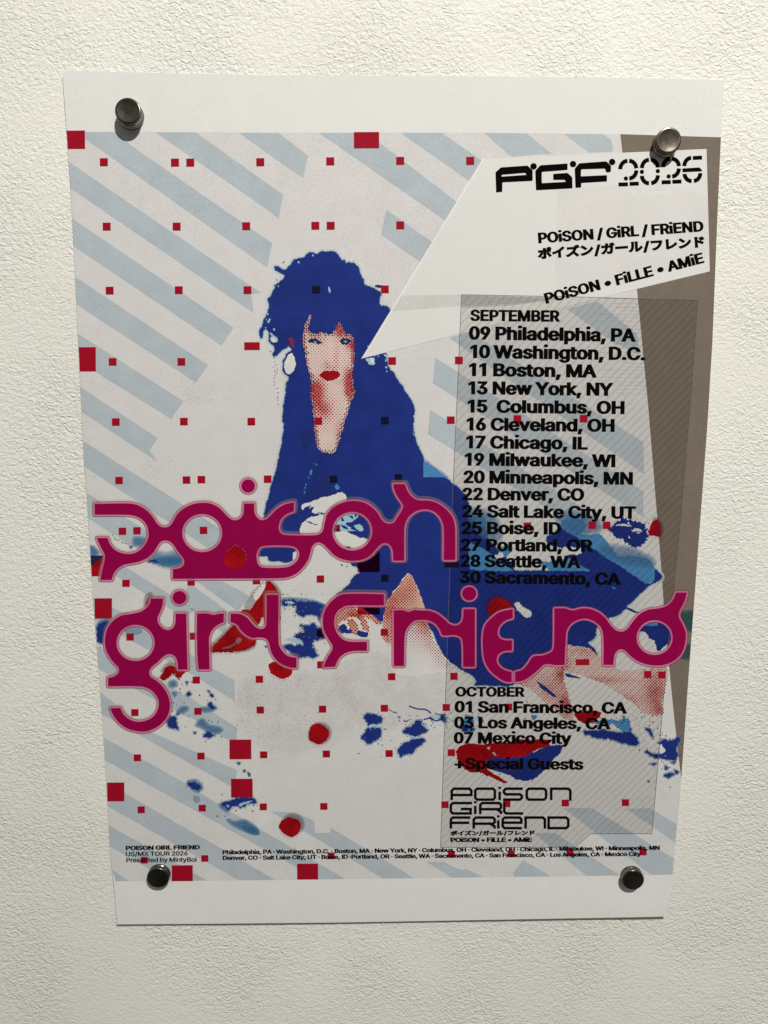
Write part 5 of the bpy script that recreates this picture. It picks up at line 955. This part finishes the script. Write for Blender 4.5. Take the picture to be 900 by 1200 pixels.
ln([(92, 305), (92, 251), (103, 240), (206, 240)]); ln([(92, 271), (200, 271)]); ln([(226, 305), (226, 251), (237, 240), (338, 240), (349, 250), (349, 267), (339, 276), (226, 276)]); ln([(322, 276), (348, 291), (348, 305)]); ln([(370, 256), (370, 305)])
ln([(396, 270), (505, 270), (505, 250), (495, 240), (407, 240), (396, 251), (396, 291), (407, 302), (508, 302)]); ln([(530, 305), (530, 240), (632, 240), (643, 251), (643, 305)]); ln([(665, 240), (768, 240), (780, 252), (780, 290), (768, 302), (665, 302)], True)
for x, y in [(378, 66), (235, 150), (370, 233)]: lg.shape(rect(510 + x/5, 910 + y/5, 3.2, 2.6), 16.9, 'black')
lg.build('band_lettering', poster)

ft = Print()
text(ft, 'ポイズン/ガール/フレンド', (510 + 88/5, 910 + 349/5), (510 + 585/5, 910 + 346/5), 6.6, .15, 0, bbox=True)
text(ft, 'POiSON • FiLLE • AMiE', (510 + 90/5, 910 + 385/5), (510 + 568/5, 910 + 384/5), 5.6, .08, -.02)
text(ft, 'POISON GIRL FRIEND', (147.3, 996.4), (234.3, 995.4), 5.3, .075, 0)
text(ft, 'US/MX TOUR 2026', (147.3, 1003.5), (220, 1002.4), 5.2, .035, -.02)
text(ft, 'Presented by MintyBoi', (148, 1010.7), (230.5, 1009.9), 5.4, .035, -.02)
text(ft, 'Philadelphia, PA • Washington, D.C. • Boston, MA • New York, NY • Columbus, OH • Cleveland, OH • Chicago, IL • Milwaukee, WI • Minneapolis, MN'.replace('•', '·'), (260.7, 1001.3), (773.2, 996), 5.2, .068, 0)
text(ft, 'Denver, CO • Salt Lake City, UT • Boise, ID •Portland, OR • Seattle, WA • Sacramento, CA • San Francisco, CA • Los Angeles, CA • Mexico City'.replace('•', '·'), (261, 1008), (751.5, 1003.2), 5.2, .068, 0)
ft.build('footer_lettering', poster)

# ------------------------------------------------------------------ pins
def metal(name, rgb, rough_):
    m, n, b = new_mat(name); b.inputs['Metallic'].default_value = 1; b.inputs['Base Color'].default_value = rgb + (1,)
    tc = n.nodes.new('ShaderNodeTexCoord'); nz = n.nodes.new('ShaderNodeTexNoise'); nz.inputs['Scale'].default_value = 500; nz.inputs['Detail'].default_value = 4
    n.links.new(tc.outputs['Object'], nz.inputs['Vector'])
    r_ = n.nodes.new('ShaderNodeMapRange'); r_.inputs[3].default_value = rough_ - .08; r_.inputs[4].default_value = rough_ + .12
    n.links.new(nz.outputs[0], r_.inputs[0]); n.links.new(r_.outputs[0], b.inputs['Roughness'])
    mp = n.nodes.new('ShaderNodeMapping'); mp.inputs['Scale'].default_value = (2600, 2600, 240); mp.inputs['Rotation'].default_value = (0, .6, 0)
    sc = n.nodes.new('ShaderNodeTexNoise'); sc.inputs['Scale'].default_value = 1; sc.inputs['Detail'].default_value = 3
    oi = n.nodes.new('ShaderNodeObjectInfo'); av = n.nodes.new('ShaderNodeVectorMath'); av.operation = 'ADD'
    n.links.new(tc.outputs['Object'], mp.inputs['Vector']); n.links.new(mp.outputs[0], av.inputs[0]); n.links.new(oi.outputs['Location'], av.inputs[1]); n.links.new(av.outputs[0], sc.inputs['Vector'])
    bu = n.nodes.new('ShaderNodeBump'); bu.inputs['Strength'].default_value = .35; bu.inputs['Distance'].default_value = .00004
    n.links.new(sc.outputs[0], bu.inputs['Height']); n.links.new(bu.outputs[0], b.inputs['Normal'])
    return m
CAPM = metal('brushed_nickel', (.15, .135, .112), .24); BODM = metal('polished_nickel', (.24, .22, .185), .14)
def lathe(name, prof, m, parent, seg=56):
    """profile (radius, height) turned about the pin's axis; height runs out of the wall (-y)"""
    v, f = [], []
    for r_, h_ in prof:
        for i in range(seg):
            t = 2 * math.pi * i / seg; v.append((r_ * math.cos(t), -h_, r_ * math.sin(t)))
    for j in range(len(prof) - 1):
        for i in range(seg):
            a_, b_ = j * seg + i, j * seg + (i + 1) % seg; f.append((a_, b_, b_ + seg, a_ + seg))
    f.append(tuple(range(seg - 1, -1, -1))); f.append(tuple((len(prof) - 1) * seg + i for i in range(seg)))
    me = bpy.data.meshes.new(name); me.from_pydata(v, [], f); me.materials.append(m)
    import bmesh
    b = bmesh.new(); b.from_mesh(me); bmesh.ops.recalc_face_normals(b, faces=b.faces[:]); b.to_mesh(me); b.free()
    for p in me.polygons: p.use_smooth = len(p.vertices) == 4
    o = bpy.data.objects.new(name, me); COL.objects.link(o); o.parent = parent
    return o
mm = .001
def make_pin():
    t = bpy.data.objects.new('metal_pin', None); COL.objects.link(t); t.empty_display_size = .01
    lathe('body', [(0.5*mm, 0), (5.6*mm, 0), (5.75*mm, .15*mm), (5.75*mm, .9*mm), (5.5*mm, 1.2*mm), (5.25*mm, 1.6*mm), (5.2*mm, 2.6*mm), (5.3*mm, 3.1*mm)], BODM, t)
    lathe('cap', [(5.25*mm, 3.1*mm), (5.6*mm, 3.25*mm), (5.72*mm, 3.5*mm), (5.72*mm, 4.3*mm), (5.6*mm, 4.6*mm), (5.3*mm, 4.78*mm), (4.9*mm, 4.80*mm), (4.3*mm, 4.70*mm), (2.4*mm, 4.52*mm), (.3*mm, 4.46*mm)], CAPM, t)
    return t
proto = make_pin()
LAB = ['metal pin in the upper left white margin, beside the red corner square', 'metal pin at the upper right, over the taupe strip and the year 2026', 'dark metal pin at the lower left, under the small credit lines beside a red square', 'metal pin at the lower right, at the bottom edge of the print below Mexico City']
TILT = [(-5, 2), (-1, -3), (2, 1), (1, -3)]
HS = [1.05, .96, .75, .82]
for i in range(4):
    if i == 0: o = proto
    else:
        o = proto.copy(); COL.objects.link(o)
        for ch in proto.children:
            c_ = ch.copy(); COL.objects.link(c_); c_.parent = o
    p = PIN_W[i]
    o.location = (p[0], -float(lift(np.array([p[0]]), np.array([p[2]]))[0]) - 6 * DZ, p[2])
    o.rotation_euler = (math.radians(TILT[i][0]), 0, math.radians(TILT[i][1])); o.scale = (1, HS[i], 1)
    o['label'] = LAB[i]; o['category'] = 'pin'; o['group'] = 'metal pins holding the poster'
